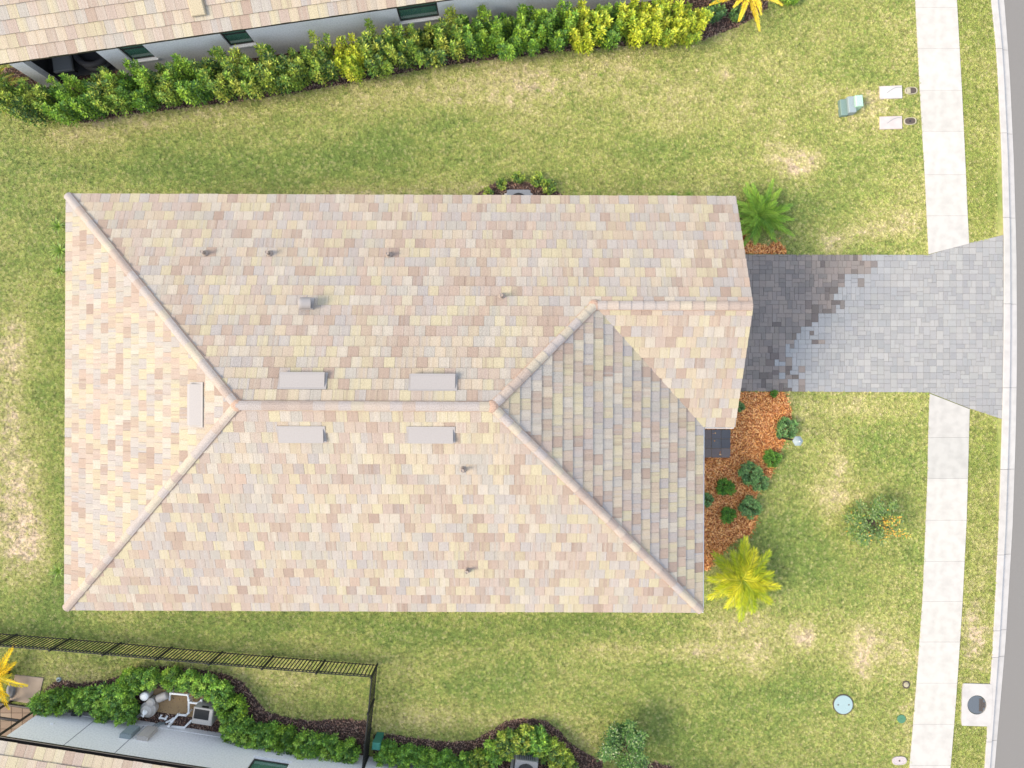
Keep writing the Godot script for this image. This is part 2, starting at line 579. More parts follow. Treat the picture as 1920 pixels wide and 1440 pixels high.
func main_house() -> void:
	var half := (HZ1 - HZ0) * 0.5
	var zr := (HZ0 + HZ1) * 0.5
	var hr := EAVE + half * PITCH
	var xl := HX0 + half
	var xr := HX1 - half
	var gh := 3.77                      # half width of the garage gable
	var gz := HZ0 + gh
	var gr := EAVE + gh * PITCH
	var gs := gz + gh
	var gxs := HX1 - gh                 # where the garage ridge meets the front hip slope
	var ang := atan(PITCH)
	var ca := cos(ang)
	var sa := sin(ang)
	var house := thing("house", "single storey house under a large blended tile hip roof in the middle", "house", Vector3.ZERO, deg_to_rad(-0.22))
	# walls, set back under the eaves
	var ov := 0.5
	var wl := MB.new()
	var foot := PackedVector2Array([Vector2(HX0 + ov, HZ0 + ov), Vector2(GX - 0.35, HZ0 + ov), Vector2(GX - 0.35, gs - ov), Vector2(HX1 - ov, gs - ov), Vector2(HX1 - ov, HZ1 - ov), Vector2(HX0 + ov, HZ1 - ov)])
	wl.prism(foot, 0.0, EAVE - 0.02)
	build(wl, "wall", M.stucco, house)
	var gt := MB.new()
	var gx := GX - 0.35
	for q in [[gx, gx - 0.2]]:
		gt.tri(Vector3(gx, EAVE - 0.02, gs - 0.1), Vector3(gx, EAVE - 0.02, HZ0 + 0.1), Vector3(gx, gr - 0.08, gz))
	build(gt, "gable_wall", M.stucco, house)
	var gd := MB.new()
	for i in 4:
		gd.box(Vector3(gx, 0.05 + i * 0.53, gz - 2.35), Vector3(gx + 0.04, 0.56 + i * 0.53, gz + 2.35))
	build(gd, "garage_door", M.garage_door, house)
	# soffit and fascia
	var sf := MB.new()
	var eavepoly := PackedVector2Array([Vector2(HX0, HZ0), Vector2(GX, HZ0), Vector2(GX, gs), Vector2(HX1, gs), Vector2(HX1, HZ1), Vector2(HX0, HZ1)])
	sf.prism(eavepoly, EAVE - 0.16, EAVE - 0.005)
	build(sf, "fascia", M.trim, house)
	# roof deck: one face per slope
	var deck := MB.new()
	var NWc := Vector3(HX0, EAVE, HZ0)
	var NEc := Vector3(GX, EAVE, HZ0)
	var GP := Vector3(GX, gr, gz)
	var GS := Vector3(GX, EAVE, gs)
	var J := Vector3(gxs, gr, gz)
	var VB := Vector3(HX1, EAVE, gs)
	var SE := Vector3(HX1, EAVE, HZ1)
	var SW := Vector3(HX0, EAVE, HZ1)
	var RL := Vector3(xl, hr, zr)
	var RR := Vector3(xr, hr, zr)
	for tr in [[NWc, J, NEc], [J, GP, NEc], [NWc, RR, J], [NWc, RL, RR], [NWc, SW, RL], [SW, SE, RR], [SW, RR, RL], [SE, VB, RR], [VB, J, RR], [J, VB, GP], [VB, GS, GP]]:
		var m: Vector3 = ((tr[1] as Vector3) - tr[0]).cross((tr[2] as Vector3) - tr[0])
		if m.y > 0:
			deck.tri(tr[0], tr[1], tr[2])
		else:
			deck.tri(tr[0], tr[2], tr[1])
	var roof := build(deck, "roof", M.underlay, house)
	# slopes in (u, v); eave overhang 5 cm
	var L := half / ca
	var e := -0.05
	# north slope: U runs toward -x from the garage corner
	var fN := face(NEc, Vector3(0, sa, ca), [Vector2(-0.04, e), Vector2(GX - HX0 + 0.04, e), Vector2(GX - xl, L), Vector2(GX - xr, L), Vector2(GX - gxs, gh / ca), Vector2(-0.04, gh / ca)])
	fN.notch = [-1.0, GX - gxs + 0.1, gh / ca]
	var fS := face(SW, Vector3(0, sa, -ca), [Vector2(-0.04, e), Vector2(HX1 - HX0 + 0.04, e), Vector2(xr - HX0, L), Vector2(xl - HX0, L)])
	var fW := face(NWc, Vector3(ca, sa, 0), [Vector2(-0.04, e), Vector2(HZ1 - HZ0 + 0.04, e), Vector2(zr - HZ0, L)])
	# east slope: U runs toward -z from the south corner; bounded by the valley
	var fE := face(SE, Vector3(-ca, sa, 0), [Vector2(-0.04, e), Vector2(HZ1 - gs - 0.02, e), Vector2(HZ1 - gz - 0.02, gh / ca), Vector2(HZ1 - zr, L)])
	var fG := face(VB, Vector3(0, sa, -ca), [Vector2(0.02, e), Vector2(GX - HX1 + 0.04, e), Vector2(GX - HX1 + 0.04, gh / ca), Vector2(gxs - HX1 + 0.02, gh / ca)])
	var eye := Vector3(0, CAM_H, 0)
	roof_tiles(roof, [fN, fS, fW, fE, fG], 300, func(P): return -P.distance_to(eye))
	var up := Vector3(0, 0.03, 0)
	ridge_run(roof, RL + up, RR + up, 0.42)
	ridge_run(roof, NWc + up, RL + up, 0.28)
	ridge_run(roof, SW + up, RL + up, 0.28)
	ridge_run(roof, SE + up, RR + up, 0.28)
	ridge_run(roof, J + up, RR + up, 0.28)
	ridge_run(roof, GP + up, J + up, 0.42)
	for q in [RL, RR, J]:
		mortar_dome(roof, q + Vector3(0, 0.04, 0))
	# gutters and a downspout on the street side
	gutter(house, Vector3(HX1, EAVE - 0.01, gs + 0.05), Vector3(HX1, EAVE - 0.01, HZ1 + 0.02), Vector3.RIGHT, M.white_metal, 0.11)
	gutter(house, Vector3(HX1 + 0.13, EAVE - 0.01, gs), Vector3(GX, EAVE - 0.01, gs), Vector3.BACK, M.white_metal, 0.11)
	gutter(house, Vector3(3.4, EAVE - 0.01, HZ1), Vector3(HX1 + 0.1, EAVE - 0.01, HZ1), Vector3.BACK, M.white_metal, 0.08)
	var ds := MB.new()
	ds.box(Vector3(HX1 + 0.02, 0.15, gs + 0.12), Vector3(HX1 + 0.1, EAVE - 0.1, gs + 0.2))
	build(ds, "downspout", M.white_metal, house)
	# long off-ridge vents: N, N, S, S, W
	for q in [[570, 717, 0], [813, 719, 0], [567, 814, 1], [809, 814, 1]]:
		var k := (CAM_H - 5.75) / FOCAL
		var cx: float = (q[0] - 960.0) * k
		var cz: float = (q[1] - 720.0) * k
		var s := 1.0 if q[2] == 1 else -1.0
		var y := EAVE + (half - absf(cz - zr)) * PITCH
		vent(house, Vector3(cx, y, cz), Vector3(0, -sa, s * ca), 1.3)
	vent(house, Vector3(-9.34, EAVE + (5.43) * PITCH, 0.65), Vector3(-ca, -sa, 0), 1.22)
	# plumbing stacks
	for q in [[386, 478], [506, 478], [729, 480], [940, 556], [869, 880], [878, 1068]]:
		var P := on_slope(q[0], q[1], zr, half)
		var pb := MB.new()
		pb.lathe([Vector2(0.11, 0.0), Vector2(0.1, 0.06), Vector2(0.065, 0.13), Vector2(0.055, 0.16)], 12, Transform3D(Basis(), P))
		pb.lathe([Vector2(0.05, 0.18), Vector2(0.05, 0.34), Vector2(0.04, 0.34), Vector2(0.038, 0.325), Vector2(0.0, 0.325)], 12, Transform3D(Basis(), P))
		build(pb, "plumbing_stack", M.pipe_brown, house)
	# gooseneck exhaust hood
	var G := on_slope(576, 572, zr, half)
	var gb := MB.new()
	gb.box(Vector3(-0.22, -0.12, -0.2), Vector3(0.22, 0.05, 0.2), Transform3D(Basis(Vector3.RIGHT, -ang), G + Vector3(0, 0.04, 0)))
	gb.lathe([Vector2(0.1, 0.0), Vector2(0.1, 0.3)], 14, Transform3D(Basis(), G))
	var gd2: Transform3D = Transform3D(Basis(Vector3(0, 0, 1), -PI * 0.5 - 0.25), G + Vector3(-0.17, 0.35, 0.0))
	gb.lathe([Vector2(0.0, 0.0), Vector2(0.1, 0.005), Vector2(0.165, 0.04), Vector2(0.175, 0.1), Vector2(0.175, 0.36), Vector2(0.16, 0.36), Vector2(0.155, 0.05)], 20, gd2)
	var goose := build(gb, "exhaust_hood", M.vent_metal, house)
	var gv := MB.new()
	gv.lathe([Vector2(0.0, 0.3), Vector2(0.158, 0.3)], 18, gd2)
	build(gv, "hood_opening", M.dark_grille, goose)
	# ring-shaped bracket showing past the west eave
	var rb := MB.new()
	var ring := []
	var rr := []
	for i in 17:
		var an := TAU * i / 16
		ring.append(Vector3(HX0 - 0.01 + cos(an) * 0.13, EAVE - 0.1, 0.46 + sin(an) * 0.15))
		rr.append(0.014)
	rb.tube(ring, rr, 6, false)
	build(rb, "eave_ring", M.white_metal, house)

func on_slope(px: float, py: float, zr: float, half: float) -> Vector3:
	# meet the line of sight with the long slopes of the roof
	var h := 4.5
	for i in 20:
		var k := (CAM_H - h) / FOCAL
		var z := (py - 720.0) * k
		h = EAVE + (half - absf(z - zr)) * PITCH
	var p := at(px, py, h)
	return p + Vector3(0, 0.03, 0)

func vent(house: Node3D, C: Vector3, down: Vector3, len: float) -> void:
	var S := down.cross(Vector3.UP).normalized()
	var N := S.cross(down).normalized()
	if N.y < 0:
		N = -N
	var hw := 0.215
	var a := len * 0.5
	var low := C + down * hw
	var high := C - down * hw
	var mb := MB.new()
	var th := N * 0.018
	var hA := high - S * a + N * 0.07
	var hB := high + S * a + N * 0.07
	var lA := low - S * a + N * 0.2
	var lB := low + S * a + N * 0.2
	var brk := 0.82
	var mA := hA.lerp(lA, brk) + N * 0.012
	var mB := hB.lerp(lB, brk) + N * 0.012
	for pr in [[hA, hB, mB, mA], [mA, mB, lB, lA]]:
		var m: Vector3 = ((pr[1] as Vector3) - pr[0]).cross((pr[2] as Vector3) - pr[0])
		if m.dot(N) > 0:
			mb.quad(pr[0], pr[1], pr[2], pr[3])
		else:
			mb.quad(pr[3], pr[2], pr[1], pr[0])
	# lip and sides
	mb.quad(lA, lB, lB - N * 0.03, lA - N * 0.03)
	mb.quad(hA, lA, low - S * a + N * 0.03, high - S * a + N * 0.02)
	mb.quad(hB, lB, low + S * a + N * 0.03, high + S * a + N * 0.02)
	mb.quad(hA, hB, high + S * a + N * 0.02, high - S * a + N * 0.02)
	# flashing sheet lying on the tiles
	mb.quad(low - S * (a + 0.06) + down * 0.05 + N * 0.068, low + S * (a + 0.06) + down * 0.05 + N * 0.068, high + S * (a + 0.06) - down * 0.06 + N * 0.07, high - S * (a + 0.06) - down * 0.06 + N * 0.07)
	var v := build(mb, "roof_vent", M.vent_metal, house)
	var op := MB.new()
	var inn := -down * 0.03
	op.quad(lA + inn - N * 0.02, lB + inn - N * 0.02, low + S * a + N * 0.05 + inn, low - S * a + N * 0.05 + inn)
	build(op, "vent_opening", M.dark_grille, v)

# ---------------------------------------------------------------- the two neighbours
func upper_house() -> void:
	var t := atan(0.144)
	var h := thing("house", "neighbouring white house with green tinted windows above the tall hedge", "house", Vector3(-16.76, 0, -10.73), t)
	var zf := -0.45
	wall_with_openings(h, -0.62, 25.0, 2.9, zf, zf - 0.25, [[-0.14, 2.42, 0.0, 2.6], [3.17, 4.05, 1.0, 2.5], [6.75, 7.66, 1.0, 2.5], [12.94, 14.36, 1.0, 2.5]], M.stucco)
	for q in [[3.17, 4.05], [6.75, 7.66], [12.94, 14.36]]:
		window_into(h, q[0], q[1], 1.0, 2.5, zf, -1.0)
	# porch behind the opening, and the closing walls of the house
	var lw := MB.new()
	lw.box(Vector3(-0.6, 0.0, zf - 3.6), Vector3(3.0, 2.9, zf - 3.4))
	lw.box(Vector3(2.6, 0.0, zf - 3.4), Vector3(2.8, 2.9, zf - 0.25))
	lw.box(Vector3(-0.6, 0.0, zf - 3.4), Vector3(-0.4, 2.9, zf - 0.25))
	lw.box(Vector3(-0.4, 2.75, zf - 3.4), Vector3(2.6, 2.85, zf - 0.25))
	build(lw, "porch_wall", M.lanai, h)
	var bw := MB.new()
	bw.box(Vector3(2.8, 0.0, zf - 7.2), Vector3(25.0, 2.9, zf - 0.5))
	build(bw, "inner_wall", M.lanai, h)
	var lf := MB.new()
	lf.box(Vector3(-0.4, 0.0, zf - 3.4), Vector3(2.6, 0.06, zf - 0.25))
	build(lf, "porch_floor", M.lanai, h)
	var ang := atan(0.42)
	neighbour_roof(h, 1.0, ang, -1.5, 25.6, 0.41, 260)
	# cream cover set up the slope
	var cv := MB.new()
	var V := Vector3(0, sin(ang), -cos(ang))
	var N := Vector3(0, cos(ang), sin(ang))
	var O := Vector3(6.62, EAVE, 0)
	cv.col = lin(240, 222, 186, 0.5)
	cv.slab(Vector3(-0.24, 0.06, -2.6), Vector3(0.24, 0.17, -0.5), 0.03, Transform3D(Basis(Vector3.RIGHT, N, -V), O))
	build(cv, "roof_vent", M.tile, h)
	# outdoor furniture seen inside the porch
	var X := h.transform
	var fu := thing("garden_chair", "dark grey rounded garden chair in the shaded porch opening", "chair", X * Vector3(1.55, 0.06, -1.35), t)
	var fb := MB.new()
	var arc := []
	var ar := []
	for i in 15:
		var an := PI * 0.1 + PI * 1.5 * i / 14.0
		arc.append(Vector3(cos(an) * 0.6, 0.55, sin(an) * 0.6))
		ar.append(0.12)
	fb.tube(arc, ar, 8)
	for i in 15:
		arc[i] = arc[i] - Vector3(0, 0.28, 0)
	fb.tube(arc, ar, 8)
	build(fb, "backrest", M.cover, fu)
	var fs := MB.new()
	fs.lathe([Vector2(0.52, 0.0), Vector2(0.55, 0.05), Vector2(0.55, 0.3), Vector2(0.5, 0.38), Vector2(0.0, 0.4)], 22)
	build(fs, "seat", M.cover, fu)
	var be := thing("garden_bench", "pale grey cushioned bench at the back of the shaded porch", "bench", X * Vector3(0.35, 0.06, -1.5), t)
	var bb := MB.new()
	bb.slab(Vector3(-0.35, 0.3, -0.9), Vector3(0.35, 0.45, 0.75), 0.04)
	build(bb, "seat", M.cushion, be)
	for q in [[-0.28, -0.8], [0.28, -0.8], [-0.28, 0.65], [0.28, 0.65]]:
		var lg := MB.new()
		lg.box(Vector3(q[0] - 0.03, 0, q[1] - 0.03), Vector3(q[0] + 0.03, 0.31, q[1] + 0.03))
		build(lg, "leg", M.bronze, be)

# side = +1: the slope faces +z (house toward -z)
func neighbour_roof(h: Node3D, side: float, ang: float, x0: float, x1: float, expo: float, keep: int) -> void:
	var sa := sin(ang)
	var ca := cos(ang)
	var run := 5.2
	var deck := MB.new()
	var top := EAVE + run * tan(ang)
	var a := Vector3(x0, EAVE, 0)
	var b := Vector3(x1, EAVE, 0)
	var c := Vector3(x1, top, -side * run)
	var d := Vector3(x0, top, -side * run)
	var e := Vector3(x1, EAVE, -side * run * 2)
	var f := Vector3(x0, EAVE, -side * run * 2)
	for q in [[a, b, c, d], [d, c, e, f]]:
		if ((q[1] as Vector3) - q[0]).cross((q[2] as Vector3) - q[0]).y > 0:
			deck.quad(q[0], q[1], q[2], q[3])
		else:
			deck.quad(q[3], q[2], q[1], q[0])
	deck.tri(a, d, f); deck.tri(b, e, c)
	var roof := build(deck, "roof", M.underlay, h)
	var fa := MB.new()
	fa.box(Vector3(x0, EAVE - 0.18, minf(0, -side * run * 2)), Vector3(x1, EAVE - 0.01, maxf(0, -side * run * 2)))
	build(fa, "fascia", M.bronze, h)
	var V := Vector3(0, sa, -side * ca)
	var O := Vector3(x0, EAVE, 0) if side > 0 else Vector3(x1, EAVE, 0)
	var L := run / ca
	var F := face(O, V, [Vector2(0, -0.05), Vector2(x1 - x0, -0.05), Vector2(x1 - x0, L), Vector2(0, L)])
	F.expo = expo
	var xf := h.transform
	roof_tiles(roof, [F], keep, func(P):
		var W: Vector3 = xf * P
		var k := FOCAL / (CAM_H - W.y)
		var q := Vector2(960 + W.x * k, 720 + W.z * k)
		return 1.0 if q.x > -30 and q.y > -30 and q.y < 1470 and q.x < 1950 else 0.0)

func lower_house() -> void:
	var t := -atan(0.155)
	var h := thing("house", "neighbouring house with pale blue-grey shaded wall beside the pool equipment", "house", Vector3(-17.02, 0, 11.90), t)
	var zf := 0.23
	wall_with_openings(h, -0.3, 27.0, 2.9, zf, zf + 0.25, [[7.94, 9.22, 1.2, 2.5]], M.stucco)
	window_into(h, 7.94, 9.22, 1.2, 2.5, zf, 1.0)
	for x in [1.7, 3.47]:
		var jb := MB.new()
		jb.box(Vector3(x - 0.012, 0.3, zf - 0.004), Vector3(x + 0.012, 2.88, zf + 0.05))
		build(jb, "wall_joint", M.stucco_joint, h)
	var pl := MB.new()
	pl.box(Vector3(-0.3, 0.0, zf - 0.018), Vector3(7.9, 0.3, zf - 0.002))
	build(pl, "plinth", M.stucco, h)
	var ib := MB.new()
	ib.box(Vector3(-0.3, 0, zf + 0.5), Vector3(27, 2.9, 9.8))
	build(ib, "inner_wall", M.lanai, h)
	neighbour_roof(h, -1.0, atan(0.42), -3.0, 27.5, 0.41, 200)
	gutter(h, Vector3(-3.0, EAVE - 0.02, -0.03), Vector3(27.5, EAVE - 0.02, -0.03), Vector3.FORWARD, M.bronze, 0.13)
	# hose bib, flood light spot
	var hb := MB.new()
	hb.box(Vector3(0.78, 0.22, zf - 0.14), Vector3(0.98, 0.4, zf))
	hb.tube([Vector3(1.1, 0.36, zf), Vector3(1.1, 0.36, zf - 0.1), Vector3(1.1, 0.26, zf - 0.12)], [0.03, 0.03, 0.025], 8)
	build(hb, "hose_tap", M.dark_grille, h)
	var ws := MB.new()
	ws.lathe([Vector2(0.0, 0.05), Vector2(0.05, 0.045), Vector2(0.06, 0.0)], 12, Transform3D(Basis(Vector3.RIGHT, -PI * 0.5), Vector3(0.54, 1.09, zf)))
	build(ws, "vent_cover", M.pvc, h)
	# control cabinets on the wall
	var X := h.transform
	var p1 := thing("electric_panel", "grey electrical panel on the blue-grey wall beside the beige control box", "panel", X * Vector3(3.3, 0.66, zf), t)
	var a := MB.new()
	a.box(Vector3(-0.2, 0, -0.15), Vector3(0.2, 0.66, 0))
	build(a, "cabinet", M.utility_grey, p1)
	var a2 := MB.new()
	a2.box(Vector3(-0.18, 0.03, -0.175), Vector3(0.18, 0.62, -0.152))
	build(a2, "door", M.utility_grey, p1)
	var p2 := thing("control_box", "beige pool control box on the blue-grey wall beside the grey panel", "control box", X * Vector3(3.9, 0.56, zf), t)
	var b := MB.new()
	b.box(Vector3(-0.19, 0, -0.17), Vector3(0.19, 0.72, 0))
	build(b, "cabinet", M.beige_plastic, p2)
	var b2 := MB.new()
	b2.slab(Vector3(-0.2, 0.0, -0.73), Vector3(0.2, 0.03, 0.01), 0.012, Transform3D(Basis(Vector3.RIGHT, PI * 0.5), Vector3(0, 0, -0.172)))
	build(b2, "door", M.beige_plastic, p2)
	for sx in [-0.08, 0.02, 0.1]:
		var cd := MB.new()
		cd.tube([Vector3(sx, 0, -0.08), Vector3(sx, -0.3, -0.08), Vector3(sx + 0.15, -0.52, -0.1)], [0.017, 0.017, 0.017], 7)
		build(cd, "conduit", M.utility_grey, p2)

# ---------------------------------------------------------------- ground
var kerbL: PackedVector2Array
var kerbR: PackedVector2Array
var walkL: PackedVector2Array
var walkR: PackedVector2Array
var driveway_poly: PackedVector2Array
var orange_bed: PackedVector2Array
var keepout := []
var entry_poly := PackedVector2Array()

func edge_at(line: PackedVector2Array, z: float) -> float:
	for i in line.size() - 1:
		if z <= line[i + 1].y or i == line.size() - 2:
			var f := (z - line[i].y) / (line[i + 1].y - line[i].y)
			return lerpf(line[i].x, line[i + 1].x, f)
	return line[0].x

func smooth_line(list: Array) -> PackedVector2Array:
	var c := Curve2D.new()
	var p := polyg(list)
	for i in p.size():
		var tan := Vector2.ZERO
		if i > 0 and i < p.size() - 1:
			tan = (p[i + 1] - p[i - 1]) * 0.16
		c.add_point(p[i], -tan, tan)
	return c.tessellate(4, 1)

var field := PackedFloat32Array()
const FW := 480
const FH := 370
const FX := -24.0
const FZ := -18.5
# dry (positive) and lush (negative) places in the lawn: centre, reach in pixels, strength
const PATCHES := [
	[500, 300, 260, 46, -0.34], [760, 270, 160, 50, -0.22], [60, 300, 90, 60, -0.14], [1130, 280, 200, 40, -0.2], [250, 330, 160, 30, -0.2],
	[60, 1150, 110, 50, -0.22], [420, 1168, 320, 24, -0.28], [850, 1290, 150, 70, -0.26], [1010, 1180, 200, 26, -0.25], [780, 1180, 200, 26, -0.2], [1270, 1380, 150, 70, -0.36],
	[1010, 1290, 120, 50, -0.15], [1555, 1050, 130, 70, -0.22], [1470, 1010, 60, 50, -0.25], [1520, 385, 60, 45, -0.34], [1440, 340, 60, 30, -0.1], [1500, 900, 50, 50, -0.18], [1680, 830, 60, 60, -0.15], [1620, 830, 50, 60, -0.1],
	[1600, 70, 50, 80, -0.12], [1560, 1300, 80, 60, -0.1], [1440, 1280, 110, 50, -0.12], [100, 560, 20, 20, -0.1], [100, 480, 60, 80, -0.1], [110, 1050, 25, 120, -0.25], [100, 840, 30, 160, -0.15],
	[800, 168, 340, 34, 0.32], [330, 218, 190, 26, 0.4], [130, 262, 110, 26, 0.42], [960, 150, 160, 40, 0.3], [1330, 140, 150, 90, 0.24], [1100, 130, 120, 30, 0.25], [850, 190, 30, 10, 0.3],
	[1493, 302, 40, 30, 0.95], [1440, 280, 18, 20, 0.4], [1610, 428, 70, 22, 0.55], [1560, 455, 26, 22, 0.6], [1690, 420, 40, 40, 0.35], [1355, 135, 14, 14, 0.6], [1395, 205, 22, 18, 0.4], [1460, 225, 16, 12, 0.4],
	[1600, 215, 60, 40, 0.3], [1600, 170, 60, 12, 0.3], [1640, 185, 20, 14, 0.4],
	[25, 930, 45, 110, 0.75], [60, 1020, 40, 60, 0.6], [18, 680, 26, 70, 0.55], [30, 600, 26, 60, 0.35], [20, 780, 20, 40, 0.4], [15, 1090, 20, 20, 0.3],
	[1390, 1165, 90, 34, 0.45], [1500, 1190, 24, 24, 0.75], [1415, 1235, 30, 40, 0.45], [1300, 1215, 70, 16, 0.5], [1140, 1212, 60, 14, 0.45], [1640, 1215, 60, 34, 0.42], [1615, 1240, 14, 40, 0.5], [1690, 1220, 30, 70, 0.3], [1700, 1370, 20, 70, 0.3], [1620, 1180, 30, 20, 0.3], [1650, 1310, 50, 40, 0.18],
	[1572, 870, 18, 60, 0.4], [1550, 950, 26, 40, 0.42], [1540, 900, 30, 50, 0.2], [1600, 760, 60, 26, 0.3], [1500, 770, 40, 40, 0.25], [1600, 930, 30, 12, 0.3],
	[960, 1340, 160, 24, 0.35], [780, 1350, 90, 30, 0.3], [760, 1260, 50, 24, 0.28], [560, 1280, 60, 40, 0.25], [190, 1265, 110, 26, 0.25], [540, 1190, 50, 14, 0.2], [1090, 1370, 40, 40, 0.3], [210, 1150, 60, 20, 0.2],
	[1825, 1195, 26, 80, 0.95], [1845, 1040, 22, 30, 0.3], [1850, 900, 20, 30, 0.25], [1850, 120, 20, 120, 0.1], [1740, 1250, 18, 60, 0.2],
	[850, 350, 120, 14, 0.3], [600, 355, 200, 10, 0.25], [1100, 230, 120, 30, 0.12], [1240, 220, 160, 40, 0.12], [700, 360, 60, 8, 0.2],
]

func make_field() -> void:
	var n1 := FastNoiseLite.new()
	n1.seed = 5
	n1.frequency = 0.028
	n1.fractal_octaves = 4
	var n2 := FastNoiseLite.new()
	n2.seed = 9
	n2.frequency = 0.16
	n2.fractal_octaves = 3
	field.resize(FW * FH)
	for j in FH:
		for i in FW:
			field[j * FW + i] = 0.38 + n1.get_noise_2d(i * 0.7, j * 1.3) * 0.3 + n2.get_noise_2d(i * 0.6, j * 1.2) * 0.13
	for q in PATCHES:
		var c := g2(q[0], q[1])
		var rx: float = q[2] / 50.05
		var rz: float = q[3] / 50.05
		var i0 := maxi(0, int((c.x - rx * 2.2 - FX) * 10))
		var i1 := mini(FW - 1, int((c.x + rx * 2.2 - FX) * 10))
		var j0 := maxi(0, int((c.y - rz * 2.2 - FZ) * 10))
		var j1 := mini(FH - 1, int((c.y + rz * 2.2 - FZ) * 10))
		for j in range(j0, j1 + 1):
			for i in range(i0, i1 + 1):
				var dx := (FX + i * 0.1 - c.x) / rx
				var dz := (FZ + j * 0.1 - c.y) / rz
				var w := exp(-(dx * dx + dz * dz) * 0.9 + n2.get_noise_2d(i * 1.3 + 90, j * 1.3) * 1.1)
				field[j * FW + i] += q[4] * 0.82 * minf(w, 1.15)

func dryness(x: float, z: float) -> float:
	var i := clampi(int((x - FX) * 10), 0, FW - 1)
	var j := clampi(int((z - FZ) * 10), 0, FH - 1)
	return field[j * FW + i]

var GRASS_RAMP := []
func grass_color(d: float) -> Color:
	var q := clampf(d, 0.0, 1.199) / 0.3
	var i := int(q)
	return (GRASS_RAMP[i] as Color).lerp(GRASS_RAMP[i + 1], q - i)

func blocked(p: Vector2) -> bool:
	for k in keepout:
		var r: Rect2 = k[0]
		if r.has_point(p) and Geometry2D.is_point_in_polygon(p, k[1]):
			return true
	return false

func block(poly: PackedVector2Array) -> void:
	var r := Rect2(poly[0], Vector2.ZERO)
	for p in poly:
		r = r.expand(p)
	keepout.append([r, poly])

func make_ground() -> void:
	kerbL = smooth_line([[1848, -90], [1857, 0], [1868, 110], [1877, 280], [1881, 440], [1881, 620], [1878, 790], [1872, 980], [1861, 1200], [1845, 1440], [1836, 1530]])
	kerbR = smooth_line([[1876, -90], [1886, 0], [1896, 130], [1904, 300], [1909, 480], [1910, 660], [1908, 800], [1902, 980], [1889, 1200], [1868, 1440], [1858, 1530]])
	walkL = smooth_line([[1710, -90], [1715, 0], [1723, 160], [1733, 330], [1740, 478], [1742, 610], [1741, 737], [1738, 900], [1729, 1120], [1716, 1300], [1704, 1440], [1696, 1530]])
	walkR = smooth_line([[1786, -90], [1793, 0], [1803, 180], [1811, 350], [1816, 470], [1818, 620], [1817, 765], [1812, 960], [1803, 1140], [1791, 1320], [1781, 1440], [1773, 1530]])
	# lawn sheet up to the kerb, one sheet out to the horizon on its side
	var img := Image.create(600, 462, false, Image.FORMAT_RGB8)
	var nf := FastNoiseLite.new()
	nf.seed = 21
	nf.frequency = 0.35
	nf.fractal_octaves = 2
	for j in 462:
		for i in 600:
			var c := grass_color(dryness(FX + i * 0.08, FZ + j * 0.08) + nf.get_noise_2d(i, j) * 0.16)
			var f := 0.72 + nf.get_noise_2d(i + 700, j) * 0.2
			img.set_pixel(i, j, Color(c.r * f, c.g * f * 0.97, c.b * f).linear_to_srgb())
	var lm := StandardMaterial3D.new()
	lm.resource_name = "lawn"
	lm.albedo_texture = tex(img)
	lm.roughness = 0.95
	M.lawn = lm
	var mb := MB.new()
	var xs := [-200.0, -72.0, FX]
	for i in kerbL.size() - 1:
		var a := kerbL[i]
		var b := kerbL[i + 1]
		mb.quad(Vector3(FX, 0, a.y), Vector3(FX, 0, b.y), Vector3(b.x, 0, b.y), Vector3(a.x, 0, a.y))
	var za := kerbL[0].y
	var zb := kerbL[kerbL.size() - 1].y
	mb.quad(Vector3(-220, 0, -220), Vector3(-220, 0, 220), Vector3(FX, 0, 220), Vector3(FX, 0, -220))
	mb.quad(Vector3(FX, 0, -220), Vector3(FX, 0, za), Vector3(kerbL[0].x, 0, za), Vector3(kerbL[0].x, 0, -220))
	mb.quad(Vector3(FX, 0, zb), Vector3(FX, 0, 220), Vector3(kerbL[kerbL.size() - 1].x, 0, 220), Vector3(kerbL[kerbL.size() - 1].x, 0, zb))
	for i in mb.v.size():
		mb.t[i] = Vector2((mb.v[i].x - FX) / 48.0, (mb.v[i].z - FZ) / 36.96)
	setting(build(mb, "lawn", lm))
	# street: sheet 10 cm below the lawn, out to the far side
	var rd := MB.new()
	rd.quad(Vector3(15.5, -0.1, -220), Vector3(15.5, -0.1, 220), Vector3(220, -0.1, 220), Vector3(220, -0.1, -220))
	setting(build(rd, "road", M.asphalt))
	make_kerb()
	make_sidewalk()

func make_kerb() -> void:
	var root := Node3D.new()
	root.name = "kerb"
	add_child(root)
	setting(root)
	var zs := [-16.4]
	for py in [-30, 92, 250, 408, 570, 567 + 160, 880, 1040, 1182, 1232, 1390, 1520]:
		zs.append(g2(1880, py).y)
	zs.append(16.3)
	zs.sort()
	for i in zs.size() - 1:
		var z0: float = zs[i] + 0.006
		var z1: float = zs[i + 1] - 0.006
		if z1 - z0 < 0.2:
			continue
		var mb := MB.new()
		mb.col = vary(lin(238, 232, 225, 0.48), 0.04)
		var steps := maxi(1, int((z1 - z0) / 0.8))
		for s in steps:
			var a := lerpf(z0, z1, float(s) / steps)
			var b := lerpf(z0, z1, float(s + 1) / steps)
			var ra := kerb_profile(a)
			var rb := kerb_profile(b)
			for k in ra.size() - 1:
				mb.quad(ra[k], rb[k], rb[k + 1], ra[k + 1])
		var r0 := kerb_profile(z0)
		var r1 := kerb_profile(z1)
		for k in range(1, 4):
			mb.quad(r0[0] + Vector3(0.2, 0, 0), r0[0] + Vector3(0.2, 0, 0), r0[k], r0[k + 1])
			mb.quad(r1[0] + Vector3(0.2, 0, 0), r1[0] + Vector3(0.2, 0, 0), r1[k + 1], r1[k])
		build(mb, "kerb_section", M.concrete, root)

